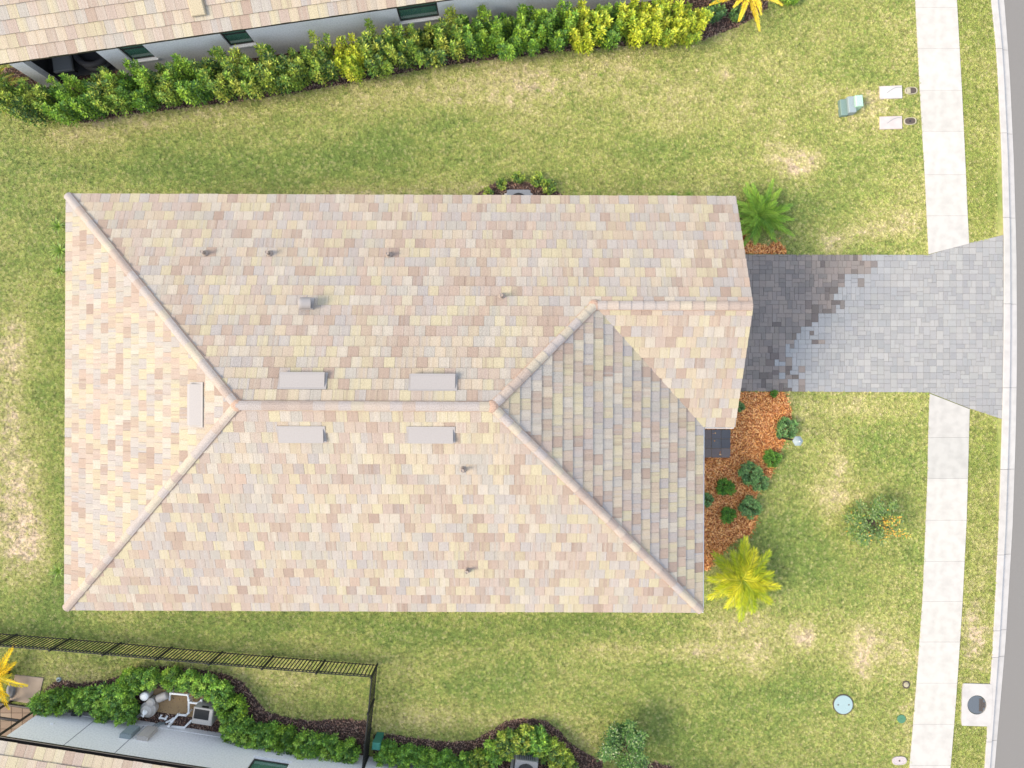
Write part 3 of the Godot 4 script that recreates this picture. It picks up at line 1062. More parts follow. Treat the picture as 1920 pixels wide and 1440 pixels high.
func kerb_profile(z: float) -> Array:
	var l := edge_at(kerbL, z)
	var r := edge_at(kerbR, z)
	# level with the driveway where it crosses, otherwise a rolled kerb
	return [Vector3(l, -0.15, z), Vector3(l, 0.035, z), Vector3(l + 0.015, 0.05, z), Vector3(lerpf(l, r, 0.4), 0.05, z), Vector3(lerpf(l, r, 0.46), 0.03, z), Vector3(lerpf(l, r, 0.52), -0.055, z), Vector3(r, -0.085, z), Vector3(r, -0.16, z)]

func make_sidewalk() -> void:
	var root := Node3D.new()
	root.name = "sidewalk"
	add_child(root)
	setting(root)
	var rows := [[-90, -62], [-62, 15], [15, 92], [92, 170], [170, 247], [247, 328], [328, 405], [405, 481], [737, 820], [820, 897], [897, 975], [975, 1052], [1052, 1127], [1127, 1203], [1203, 1280], [1280, 1357], [1357, 1434], [1434, 1512]]
	for q in rows:
		var z0: float = g2(0, q[0]).y + 0.002
		var z1: float = g2(0, q[1]).y - 0.002
		var poly := PackedVector2Array()
		if q[1] == 481:
			poly = PackedVector2Array([Vector2(edge_at(walkL, z0), z0), Vector2(edge_at(walkR, z0), z0), g2(1816, 457), g2(1740, 477)])
		elif q[0] == 737:
			poly = PackedVector2Array([g2(1742, 738), g2(1817, 767), Vector2(edge_at(walkR, z1), z1), Vector2(edge_at(walkL, z1), z1)])
		else:
			poly = PackedVector2Array([Vector2(edge_at(walkL, z0), z0), Vector2(edge_at(walkR, z0), z0), Vector2(edge_at(walkR, z1), z1), Vector2(edge_at(walkL, z1), z1)])
		var mb := MB.new()
		var tone := lin(240, 234, 224, 0.5)
		if q[0] == 820 or q[0] == 737:
			tone = lin(232, 227, 219, 0.48)
		mb.col = vary(tone, 0.03)
		mb.prism(poly, -0.05, 0.045, 0.004)
		build(mb, "slab", M.concrete, root)
	var wk := PackedVector2Array(walkL)
	var back := PackedVector2Array(walkR)
	back.reverse()
	wk.append_array(back)
	block(wk)

func make_driveway() -> void:
	driveway_poly = polyg([[1300, 477], [1740, 478], [1815, 456], [1880, 441], [1881, 620], [1879, 786], [1818, 766], [1742, 736], [1300, 733]])
	block(driveway_poly)
	var root := MB.new()
	root.prism(driveway_poly, -0.12, 0.006)
	var d := build(root, "driveway", M.joint_sand)
	setting(d)
	var wet := polyg([[1640, 470], [1632, 490], [1600, 530], [1572, 552], [1538, 590], [1506, 615], [1498, 645], [1462, 655], [1486, 690], [1470, 745]])
	var u := 0.082
	var lo := g2(1300, 440)
	var cw := 146
	var chh := 86
	# random-pattern modules of six units, laid in a half-module stagger
	var mods := [
		[[0, 0, 3, 3], [3, 0, 3, 3], [0, 3, 3, 3], [3, 3, 3, 3]],
		[[0, 0, 4, 2], [4, 0, 2, 4], [2, 4, 4, 2], [0, 2, 2, 4], [2, 2, 2, 2]],
		[[0, 0, 3, 2], [3, 0, 3, 2], [0, 2, 2, 2], [2, 2, 4, 2], [0, 4, 3, 2], [3, 4, 3, 2]],
		[[0, 0, 3, 4], [3, 0, 3, 2], [3, 2, 3, 2], [0, 4, 2, 2], [2, 4, 4, 2]],
		[[0, 0, 2, 3], [2, 0, 4, 3], [0, 3, 4, 3], [4, 3, 2, 3]],
		[[0, 0, 3, 3], [3, 0, 3, 2], [3, 2, 3, 2], [0, 3, 3, 3], [3, 4, 3, 2]]]
	var list := []
	for mj in int(chh / 6.0) + 1:
		for mi in int(cw / 6.0) + 2:
			var md: Array = pick(mods)
			var flip := rng.randi() % 8
			for c in md:
				var x: int = c[0]
				var y: int = c[1]
				var w: int = c[2]
				var h: int = c[3]
				if flip & 1:
					x = 6 - x - w
				if flip & 2:
					y = 6 - y - h
				if flip & 4:
					var tx := x
					x = y
					y = tx
					tx = w
					w = h
					h = tx
				list.append([mi * 6 - (3 if mj % 2 else 0) + x, mj * 6 + y, w, h])
	var wn := FastNoiseLite.new()
	wn.seed = 4
	wn.frequency = 1.1
	wn.fractal_octaves = 2
	var joined := MB.new()
	var full := []
	for q in list:
		var gp := 0.003
		var a := lo + Vector2(q[0] * u + gp, q[1] * u + gp)
		var b := lo + Vector2((q[0] + q[2]) * u - gp, (q[1] + q[3]) * u - gp)
		var rect := PackedVector2Array([a, Vector2(b.x, a.y), b, Vector2(a.x, b.y)])
		var c := (a + b) * 0.5
		for piece in Geometry2D.intersect_polygons(rect, driveway_poly):
			if piece.size() < 3:
				continue
			var ez := edge_at(wet, c.y)
			var off := c.x - ez + rng.randfn(0, 0.26) + wn.get_noise_2d(c.x, c.y) * 0.9
			var is_wet := off < 0.0
			var col: Color
			if is_wet:
				col = pick([lin(138, 128, 120, 0.9), lin(146, 134, 125, 0.9), lin(128, 120, 114, 0.9), lin(140, 130, 123, 0.9)])
				if off > -0.9 and rng.randf() < 0.4:
					col = pick([lin(128, 117, 110, 0.78), lin(120, 110, 104, 0.78)])
			else:
				col = pick([lin(210, 208, 205, 0.47), lin(214, 212, 208, 0.47), lin(206, 204, 202, 0.47), lin(218, 215, 210, 0.47), lin(203, 202, 201, 0.47)])
				if off < 1.2:
					col = col.lerp(lin(208, 209, 211, 0.48), 0.4)
			full.append({"p": piece, "c": vary(col, 0.06), "s": absf(piece[0].x - piece[2 % piece.size()].x) * absf(piece[0].y - piece[2 % piece.size()].y), "y": 0.028 + rng.randf_range(-0.003, 0.003)})
	full.sort_custom(func(x, y): return x.s > y.s)
	for i in full.size():
		var q: Dictionary = full[i]
		if i < 300:
			var mb := MB.new()
			mb.col = q.c
			mb.prism(q.p, -0.02, q.y, 0.004)
			build(mb, "paver", M.paver, d)
		else:
			joined.col = q.c
			joined.prism(q.p, -0.02, q.y, 0.004)
	setting(build(joined, "paver_field", M.paver, d), "stuff")
	# entry path of dark pavers
	var ep := polyg([[1262, 806], [1370, 804], [1368, 858], [1262, 858]])
	block(ep)
	entry_poly = ep
	var eb := MB.new()
	eb.prism(ep, -0.1, 0.035)
	var e := build(eb, "entry_path", M.sand)
	setting(e)
	var p0 := g2(1262, 805)
	var p1 := g2(1369, 858)
	var nx := 6
	var nz := 3
	for i in nx:
		for j in nz:
			var a := Vector2(lerpf(p0.x, p1.x, float(i) / nx), lerpf(p0.y, p1.y, float(j) / nz)) + Vector2(0.006, 0.006)
			var b := Vector2(lerpf(p0.x, p1.x, float(i + 1) / nx), lerpf(p0.y, p1.y, float(j + 1) / nz)) - Vector2(0.006, 0.006)
			var mb := MB.new()
			mb.col = vary(pick([lin(112, 104, 102, 0.8), lin(124, 112, 108, 0.8), lin(104, 102, 104, 0.8)]), 0.1)
			mb.prism(PackedVector2Array([a, Vector2(b.x, a.y), b, Vector2(a.x, b.y)]), 0.0, 0.055, 0.004)
			build(mb, "paver", M.paver, e)

func scatter(called: String, mesh: Mesh, xf: Array, cols: PackedColorArray) -> void:
	var mm := MultiMesh.new()
	mm.transform_format = MultiMesh.TRANSFORM_3D
	mm.use_colors = true
	mm.mesh = mesh
	mm.instance_count = xf.size()
	for i in xf.size():
		mm.set_instance_transform(i, xf[i])
		mm.set_instance_color(i, cols[i])
	var o := MultiMeshInstance3D.new()
	o.name = called
	o.multimesh = mm
	add_child(o)
	setting(o, "stuff")

func make_grass() -> void:
	var mb := MB.new()
	for k in 9:
		var an := TAU * k / 9.0 + rng.randf_range(-0.3, 0.3)
		var dir := Vector3(cos(an), 0, sin(an))
		var side := Vector3(-sin(an), 0, cos(an))
		var l := rng.randf_range(0.045, 0.085)
		var tilt := rng.randf_range(0.5, 1.2)
		var b0 := dir * 0.006
		var mid := b0 + dir * l * 0.5 * sin(tilt * 0.7) + Vector3.UP * l * 0.55 * cos(tilt * 0.7)
		var tip := mid + dir * l * 0.6 * sin(minf(tilt * 1.35, 1.6)) + Vector3.UP * l * 0.45 * cos(minf(tilt * 1.35, 1.6))
		var w := 0.0065
		mb.col = Color(1, 1, 1) * rng.randf_range(0.82, 1.12)
		mb.quad(b0 - side * w, b0 + side * w, mid + side * w * 0.9, mid - side * w * 0.9)
		mb.tri(mid - side * w * 0.9, mid + side * w * 0.9, tip)
	var mesh := mb.mesh(M.grass)
	var xf := []
	var cols := PackedColorArray()
	var lo := Vector2(-20.0, -15.2)
	var step := 0.052
	var nx := int(38.2 / step)
	var nz := int(30.4 / step)
	for j in nz:
		var z := lo.y + j * step
		var kx := edge_at(kerbL, z) - 0.03
		var wr := edge_at(walkR, z)
		for i in nx:
			var p := Vector2(lo.x + (i + rng.randf()) * step, z + rng.randf() * step)
			if p.x > kx:
				break
			if p.x > HX0 + 0.9 and p.x < HX1 - 0.9 and p.y > HZ0 + 0.9 and p.y < HZ1 - 0.9:
				continue
			if blocked(p):
				continue
			var d := dryness(p.x, p.y)
			var bare := clampf((d - 0.75) * 1.2, 0.0, 0.6)
			if rng.randf() < bare:
				continue
			var c := grass_color(d + rng.randfn(0.0, 0.17))
			if p.x > wr:
				c = c.lerp(lin(176, 190, 78, 0.5), 0.35)
			c = vary(c, 0.32)
			if rng.randf() < 0.12:
				c = c * 0.6
			elif rng.randf() < 0.1:
				c = c.lerp(GRASS_RAMP[3], 0.6)
			var s := rng.randf_range(0.75, 1.5)
			xf.append(Transform3D(Basis(Vector3.UP, rng.randf() * TAU).scaled(Vector3(s, s * rng.randf_range(0.6, 1.0), s)), Vector3(p.x, 0.0, p.y)))
			cols.append(c)
	print("grass tufts ", xf.size())
	scatter("grass", mesh, xf, cols)

func mulch_bed(called: String, poly: PackedVector2Array, m: Material, y := 0.02) -> void:
	var mb := MB.new()
	mb.prism(poly, -0.05, y)
	setting(build(mb, called, m))
	block(poly)

func chips(called: String, polys: Array, per_m2: float, pal: Array, y: float, size: float) -> void:
	var mb := MB.new()
	mb.box(Vector3(-0.5, -0.06, -0.1), Vector3(0.5, 0.06, 0.1))
	var mesh := mb.mesh(M.chip)
	var xf := []
	var cols := PackedColorArray()
	for poly in polys:
		var r := Rect2(poly[0], Vector2.ZERO)
		for p in poly:
			r = r.expand(p)
		var n := int(r.get_area() * per_m2)
		for i in n:
			var p := r.position + Vector2(rng.randf(), rng.randf()) * r.size
			if not Geometry2D.is_point_in_polygon(p, poly):
				# a few chips spill over the edge
				var q := p + Vector2(rng.randfn(0, 0.07), rng.randfn(0, 0.07))
				if not Geometry2D.is_point_in_polygon(q, poly):
					continue
			if entry_poly.size() > 0 and Geometry2D.is_point_in_polygon(p, entry_poly) and rng.randf() > 0.02:
				continue
			var l := size * rng.randf_range(0.5, 1.3)
			var b := Basis.from_euler(Vector3(rng.randfn(0, 0.35), rng.randf() * TAU, rng.randfn(0, 0.35)))
			xf.append(Transform3D(b.scaled_local(Vector3(l, l * 0.7, l * rng.randf_range(0.8, 1.6))), Vector3(p.x, y + rng.randf_range(0.0, 0.025), p.y)))
			cols.append(vary(pick(pal), 0.25))
	scatter(called, mesh, xf, cols)

# ---------------------------------------------------------------- plants
func leaf_into(mb: MB, p: Vector3, out: Vector3, l: float, w: float) -> void:
	var d := out.normalized()
	var s := d.cross(Vector3.UP)
	if s.length() < 0.1:
		s = Vector3.RIGHT
	s = s.normalized().rotated(d, rng.randf_range(-0.7, 0.7))
	mb.leaf(p, d, s, s.cross(d), l, w)

# upright many-shoot shrub; returns [foliage mesh, stem mesh]
func shrub_mesh(r: float, h: float, shoots: int, leaves: int, pal: Array, ll: float, dome := false) -> Array:
	var mb := MB.new()
	var st := MB.new()
	for k in shoots:
		var an := TAU * (k + rng.randf()) / shoots
		var rad := r * sqrt(rng.randf()) * 0.85
		var top := h * rng.randf_range(0.66, 1.0)
		if dome:
			top = h * (0.5 + 0.5 * sqrt(maxf(0.0, 1.0 - pow(rad / r, 2.0)))) * rng.randf_range(0.85, 1.05)
		var tip := Vector3(cos(an) * rad, top, sin(an) * rad)
		var base := Vector3(cos(an) * rad * 0.25, 0.0, sin(an) * rad * 0.25)
		var mid := base.lerp(tip, 0.5) + Vector3(cos(an), 0, sin(an)) * r * 0.18
		st.tube([base, mid, tip], [0.016, 0.011, 0.004], 4, false)
		var tone: Color = pick(pal)
		var n := leaves / shoots
		for i in n:
			var f := 1.0 - pow(rng.randf(), 1.5) * 0.85
			var q := base.lerp(mid, f * 2.0) if f < 0.5 else mid.lerp(tip, f * 2.0 - 1.0)
			var la := rng.randf() * TAU
			var o := Vector3(cos(la), rng.randf_range(-0.1, 0.9) + (0.6 if f > 0.9 else 0.0), sin(la))
			var spread := r * 0.26 * rng.randf() * (1.25 - f * 0.75)
			mb.col = vary(tone.lerp(pick(pal), rng.randf()), 0.42)
			leaf_into(mb, q + Vector3(cos(la), rng.randf_range(-0.3, 0.3), sin(la)) * spread, o, ll * rng.randf_range(0.7, 1.25), ll * rng.randf_range(0.4, 0.58))
	return [mb.mesh(M.leaf), st.mesh(M.bark)]

func plant(called: String, label: String, cat: String, pair: Array, where: Vector3, turn: float, sc: Vector3, group := "") -> Node3D:
	var o := thing(called, label, cat, where, turn, group)
	var a := put(pair[0], "foliage", o)
	var b := put(pair[1], "stem", o)
	a.scale = sc
	b.scale = sc
	return o

const ORD := ["first", "second", "third", "fourth", "fifth", "sixth", "seventh", "eighth", "ninth", "tenth", "eleventh", "twelfth", "thirteenth", "fourteenth", "fifteenth", "sixteenth", "seventeenth", "eighteenth", "nineteenth", "twentieth", "twenty-first", "twenty-second", "twenty-third", "twenty-fourth", "twenty-fifth", "twenty-sixth", "twenty-seventh", "twenty-eighth", "twenty-ninth", "thirtieth", "thirty-first", "thirty-second"]

func along(line: PackedVector2Array, s: float) -> Vector2:
	var left := s
	for i in line.size() - 1:
		var d := line[i].distance_to(line[i + 1])
		if left <= d:
			return line[i].lerp(line[i + 1], left / d)
		left -= d
	return line[line.size() - 1]

func length_of(line: PackedVector2Array) -> float:
	var s := 0.0
	for i in line.size() - 1:
		s += line[i].distance_to(line[i + 1])
	return s

func pal_of(list: Array, k: float) -> Array:
	var out := []
	for q in list:
		out.append(lin(q[0], q[1], q[2], k))
	return out

func make_plants() -> void:
	var kk := 1.0
	var green := pal_of([[108, 148, 46], [128, 164, 50], [86, 124, 44], [148, 176, 54], [66, 104, 48]], kk)
	var yellow := pal_of([[168, 182, 46], [182, 188, 46], [146, 168, 46], [194, 192, 60], [118, 148, 44]], kk)
	var mixed := pal_of([[126, 156, 58], [148, 172, 62], [104, 138, 56], [166, 180, 68], [66, 100, 50], [184, 186, 78], [54, 86, 48]], kk)
	var lush := pal_of([[112, 158, 60], [132, 178, 64], [94, 136, 58], [154, 190, 70], [170, 198, 80], [72, 110, 56]], kk)
	# tall hedge under the neighbour's wall
	var vars := []
	for i in 9:
		var p = [mixed, green, mixed, mixed, green, mixed, yellow, yellow, yellow][i]
		vars.append(shrub_mesh(0.8, 1.8, 20, 4000, p, 0.105))
	var line := polyg([[42, 206], [110, 218], [175, 219], [235, 199], [330, 186], [430, 173], [560, 156], [700, 130], [830, 106], [960, 92], [1080, 80], [1200, 68], [1296, 62]])
	var L := length_of(line)
	var n := 27
	for i in n:
		var s := L * (i + 0.3) / (n - 0.4)
		var p := along(line, s) + Vector2(rng.randf_range(-0.1, 0.1), rng.randf_range(-0.12, 0.12))
		var px := 960 + p.x / 0.02
		var v := rng.randi() % 6
		if rng.randf() < clampf((px - 850.0) / 350.0, 0.12, 0.9):
			v = 6 + rng.randi() % 3
		var hs := rng.randf_range(0.88, 1.14)
		if px > 1100:
			hs *= 0.86
		if px < 260:
			hs *= 1.18
		var sx := rng.randf_range(0.86, 1.08)
		plant("hedge_shrub", "%s shrub from the open porch end of the tall yellow-green hedge" % ORD[i], "shrub", vars[v], Vector3(p.x, 0, p.y), rng.randf() * TAU, Vector3(sx, hs, sx), "shrubs of the tall hedge under the white wall")
	# lower hedge round the pool equipment and along the shaded wall
	var lv := []
	for i in 4:
		lv.append(shrub_mesh(0.64, 0.95, 16, 2300, [lush, green, lush, lush][i], 0.1, true))
	var left_run := [[98, 1308, 0.9], [135, 1300, 0.95], [172, 1302, 0.9], [205, 1298, 1.0], [238, 1290, 1.0], [262, 1268, 0.9], [292, 1262, 0.8], [212, 1320, 0.8], [250, 1322, 0.9]]
	for i in left_run.size():
		var q: Array = left_run[i]
		var p := at(q[0], q[1])
		var names := ["end shrub nearest the beige slab in the low hedge by the pool equipment", "second shrub from the beige slab in the low hedge by the pool equipment", "third shrub from the beige slab in the low hedge by the pool equipment", "fourth shrub from the beige slab in the low hedge by the pool equipment", "fifth shrub from the beige slab in the low hedge by the pool equipment", "dark green shrub on the fence side of the pale filter tank", "small green shrub closest to the fence above the pump", "green shrub against the shaded wall below the low hedge", "green shrub against the shaded wall next to the filter tank"]
		plant("low_shrub", names[i], "shrub", lv[i % 4], p, rng.randf() * TAU, Vector3.ONE * q[2], "shrubs round the pool equipment")
	var mid_run := [[336, 1264, 0.8], [364, 1268, 0.8], [394, 1276, 0.82], [424, 1290, 0.88], [444, 1316, 1.0], [452, 1346, 1.0], [474, 1362, 0.95], [508, 1368, 0.95], [545, 1376, 0.95], [582, 1384, 1.0], [620, 1390, 0.95], [655, 1398, 0.9], [450, 1375, 0.75]]
	for i in mid_run.size():
		var q: Array = mid_run[i]
		plant("low_shrub", "%s shrub of the curved low hedge counted from the pump to the fence corner" % ORD[i], "shrub", lv[(i + 1) % 4], at(q[0], q[1]), rng.randf() * TAU, Vector3.ONE * q[2], "curved low hedge between pool equipment and fence")
	var bright := []
	for i in 3:
		bright.append(shrub_mesh(0.6, 0.8, 16, 2100, [lush, mixed, mixed][i], 0.1, true))
	var right_run := [[730, 1402, 0.9], [762, 1406, 0.95], [797, 1412, 0.95], [832, 1418, 0.95], [868, 1424, 0.95], [900, 1420, 1.0], [925, 1402, 1.0], [950, 1384, 1.0], [980, 1374, 1.0], [1010, 1378, 1.0], [1035, 1396, 1.0], [1052, 1420, 1.0], [1062, 1448, 1.0]]
	for i in right_run.size():
		var q: Array = right_run[i]
		plant("low_shrub", "%s shrub of the low hedge counted from the fence to past the air conditioner" % ORD[i], "shrub", bright[i % 3] if i > 4 else bright[(i * 2) % 2], at(q[0], q[1]), rng.randf() * TAU, Vector3.ONE * q[2], "low hedge curving round the lower air conditioner")
	# low shrubs round the air conditioner at the long roof edge
	var ac := shrub_mesh(0.32, 0.4, 9, 520, mixed, 0.08, true)
	var acn := ["leaf shrub at the street side of the round roof-edge bed", "shrub next to the street end of the roof-edge bed", "shrub straight above the roof-edge air conditioner", "thin shrub beside the roof-edge air conditioner", "sparse shrub at the far end of the roof-edge bed"]
	var aci := 0
	for q in [[1028, 352, 1.0], [1008, 340, 0.9], [972, 336, 0.8], [940, 348, 0.75], [916, 366, 0.8]]:
		plant("bed_shrub", acn[aci], "shrub", ac, at(q[0], q[1]), rng.randf() * TAU, Vector3.ONE * q[2], "shrubs round the roof-edge air conditioner")
		aci += 1
	# front bed
	var dk := pal_of([[84, 124, 66], [104, 144, 76], [122, 154, 92], [66, 102, 58]], kk)
	var fl := pal_of([[84, 130, 40], [108, 150, 48], [66, 108, 40]], kk)
	var fd := shrub_mesh(0.48, 0.5, 18, 1700, dk, 0.075, true)
	var fg := shrub_mesh(0.4, 0.42, 18, 1600, fl, 0.065, true)
	for q in [[1468, 802, 0.95, 0, "round dark green shrub beside the lamp post"], [1443, 857, 0.95, 1, "leafy green shrub at the lawn edge below the lamp post"], [1402, 886, 1.0, 0, "larger dark shrub in the middle of the orange bed"], [1420, 904, 0.75, 0, "small dark shrub touching the lawn beside the larger one"], [1357, 913, 0.95, 1, "bright round shrub in the orange bed nearest the roof"], [1402, 948, 0.95, 0, "dusky shrub at the lawn edge of the orange bed"], [1361, 964, 0.85, 1, "small bright round shrub between the roof and the yellow palm"], [1322, 936, 0.6, 0, "dark shrub peeping out under the front gutter"], [1385, 762, 0.45, 0, "tiny brownish plant at the garage corner of the orange bed"], [1450, 738, 0.4, 1, "small green tuft between driveway and orange bed"]]:
		plant("bed_shrub", q[4], "shrub", fd if q[3] == 0 else fg, at(q[0], q[1]), rng.randf() * TAU, Vector3.ONE * q[2], "shrubs in the orange mulch bed")
	# strappy plants along the west eave and near the roof edge
	var strap := frond_mesh(26, 0.5, 0.0, 0.02, pal_of([[124, 156, 50], [142, 168, 58], [104, 138, 50]], kk * 0.75), 0.25, true)
	var sp := [[112, 425, 0.9, "strap-leaved clump nearest the hip corner under the far eave"], [116, 470, 1.0, "bright strap-leaved clump in the middle of the far eave row"], [114, 508, 0.7, "dark strap-leaved clump ending the short row under the far eave"], [112, 1070, 0.8, "green clump under the far eave near the dry lawn"], [1262, 366, 0.5, "little green clump at the long roof edge near the garage"], [1292, 366, 0.5, "second little green clump at the long roof edge, closest to the garage palm"]]
	for q in sp:
		var o := thing("strap_plant", q[3], "plant", at(q[0], q[1]), rng.randf() * TAU, "clumps along the house eaves")
		var f := put(strap[0], "foliage", o)
		f.scale = Vector3.ONE * q[2]
	var weeds := [[1066, 178, "weed tuft in the upper lawn, the nearer of two below the hedge bend"], [1008, 171, "slim weed tuft in the upper lawn just below the tall hedge"], [1126, 142, "weed tuft in the dry grass below the yellow hedge"], [1505, 101, "weed tuft in the open lawn between hedge end and sidewalk"], [1538, 141, "round weed tuft between the hedge end and the mint cabinet"], [1623, 35, "weed tuft in the upper lawn closest to the sidewalk"]]
	for q in weeds:
		var o := thing("weed_tuft", q[2], "weed", at(q[0], q[1]), rng.randf() * TAU, "weed tufts in the upper lawn")
		var f := put(strap[0], "foliage", o)
		f.scale = Vector3(0.28, 0.3, 0.28)
	# palms
	var gold := pal_of([[196, 198, 52], [182, 190, 50], [156, 176, 50], [214, 206, 62]], kk)
	palm("feather_palm", "yellow-green feather palm at the front corner of the tiled roof", at(1380, 1076), 0.75, 24, 1.5, gold, 0.33, 1.0)
	var pg := pal_of([[122, 160, 56], [140, 174, 62], [98, 138, 54], [156, 182, 70]], kk)
	palm("young_palm", "soft green young palm beside the garage gable and driveway", at(1418, 408), 0.25, 30, 1.35, pg, 0.22, 0.7)
	var au := pal_of([[232, 204, 50], [236, 212, 70], [216, 190, 44]], kk)
	palm("golden_palm", "golden palm tips at the end of the tall hedge", at(1394, 2), 0.5, 13, 1.5, au, 0.16, 1.0)
	palm("golden_palm", "golden palm at the end of the black fence by the screen cage", at(14, 1258), 0.5, 12, 1.2, pal_of([[236, 204, 30], [226, 190, 30], [212, 196, 50]], kk), 0.18, 1.0)
	palm("feather_palm", "green and rusty palm beside the porch end of the tall hedge", at(12, 172), 0.5, 14, 1.15, pal_of([[120, 150, 50], [150, 160, 60], [96, 130, 50], [190, 120, 60]], kk), 0.2, 1.0)
	# bed by the hedge end
	var hp := shrub_mesh(0.4, 0.6, 10, 700, pal_of([[84, 124, 70], [110, 146, 66], [70, 104, 66]], kk), 0.09, true)
	plant("bed_shrub", "dark green shrub between the hedge end and the golden palm", "shrub", hp, at(1336, 34), 0.4, Vector3.ONE * 1.05, "shrubs at the hedge end bed")
	plant("bed_shrub", "grey-green small shrub under the golden palm tips", "shrub", hp, at(1378, 34), 1.7, Vector3.ONE * 0.8, "shrubs at the hedge end bed")
	plant("bed_shrub", "bright green shrub on the lawn side of the golden palm", "shrub", lv[1], at(1478, -4), 2.2, Vector3(0.7, 0.5, 0.7), "shrubs at the hedge end bed")
	# young trees
	tree("young_tree", "sparse young tree with orange leaves on the front lawn near the sidewalk", at(1618, 972), [pal_of([[92, 122, 52], [116, 140, 62], [128, 146, 90], [76, 104, 54]], kk), pal_of([[214, 168, 60], [200, 150, 66], [190, 178, 70]], kk)], 1.15, 1.2, 3200, true)
	tree("young_tree", "dense young tree with pale twigs below the rear lawn hedge", at(1163, 1370), [pal_of([[82, 126, 56], [104, 146, 64], [66, 106, 54], [122, 154, 78]], kk * 0.72), pal_of([[196, 200, 160], [170, 182, 124]], kk * 0.8)], 1.3, 1.7, 5600, false)

# arching strap leaves (no leaflets)
func frond_mesh(n: int, len: float, h0: float, w: float, pal: Array, rise: float, strap: bool) -> Array:
	var mb := MB.new()
	for k in n:
		var an := TAU * k * 0.381966
		var dir := Vector3(cos(an), 0, sin(an))
		var side := Vector3(-sin(an), 0, cos(an))
		var l := len * rng.randf_range(0.7, 1.15)
		var up := rise * rng.randf_range(0.6, 1.6)
		mb.col = vary(pick(pal), 0.15)
		var prev := Vector3(0, h0, 0)
		for i in 5:
			var f0 := i / 5.0
			var f1 := (i + 1) / 5.0
			var q := dir * l * f1 + Vector3.UP * (h0 + up * (f1 * 2.2 - f1 * f1 * 1.9))
			var w0 := w * (1.0 - f0 * 0.8)
			var w1 := w * (1.0 - f1 * 0.8)
			mb.quad(prev - side * w0, prev + side * w0, q + side * w1, q - side * w1)
			prev = q
	return [mb.mesh(M.leaf)]

func palm(called: String, label: String, where: Vector3, trunk: float, fronds: int, len: float, pal: Array, leaflet: float, droop: float) -> void:
	var o := thing(called, label, "palm", where)
	var tb := MB.new()
	tb.tube([Vector3(0, -0.02, 0), Vector3(0.02, trunk * 0.5, 0), Vector3(0, trunk, 0)], [0.13, 0.12, 0.09], 10)
	build(tb, "trunk", M.bark, o)
	for k in fronds:
		var mb := MB.new()
		var an := TAU * k * 0.381966 + rng.randf_range(-0.15, 0.15)
		var age := float(k) / fronds             # young fronds stand, old ones arch out
		var l := len * rng.randf_range(0.85, 1.08) * (0.55 + 0.45 * sqrt(age + 0.05))
		var dir := Vector3(cos(an), 0, sin(an))
		var side := Vector3(-sin(an), 0, cos(an))
		var lift := lerpf(1.1, 0.35, age) * len * 0.75
		var tone: Color = pick(pal)
		var pts := []
		var rr := []
		for i in 9:
			var f := i / 8.0
			pts.append(Vector3(0, trunk - 0.02, 0) + dir * l * (f * (0.62 + 0.38 * age) + 0.1 * f * f) + Vector3.UP * (lift * f - lift * droop * 0.95 * f * f))
			rr.append(lerpf(0.016, 0.004, f))
		mb.col = vary(tone, 0.1)
		mb.tube(pts, rr, 4, false)
		var cnt := int(l * 30)
		for i in cnt:
			var f := 0.12 + 0.88 * (i + rng.randf() * 0.4) / cnt
			var a := int(f * 8)
			if a > 7:
				a = 7
			var p: Vector3 = (pts[a] as Vector3).lerp(pts[a + 1], f * 8 - a)
			var d: Vector3 = ((pts[a + 1] as Vector3) - pts[a]).normalized()
			var ll := leaflet * (0.45 + 1.1 * sin(PI * clampf(f * 0.85 + 0.1, 0, 1))) * rng.randf_range(0.8, 1.15) * 0.75
			for s in [-1.0, 1.0]:
				var ld: Vector3 = (side * s * lerpf(0.95, 0.45, f) + d * lerpf(0.5, 1.0, f) + Vector3.UP * rng.randf_range(-0.1, 0.35)).normalized()
				var wd: Vector3 = d.cross(Vector3.UP).normalized().cross(ld).normalized()
				if wd.length() < 0.2:
					wd = Vector3.UP
				var bl: Vector3 = ld.cross(Vector3.UP).normalized()
				mb.col = vary(tone.lerp(pick(pal), 0.5), 0.16)
				mb.leaf(p, ld, bl.rotated(ld, rng.randf_range(-0.5, 0.5)), Vector3.UP, ll, 0.024)
		build(mb, "frond", M.leaf, o)

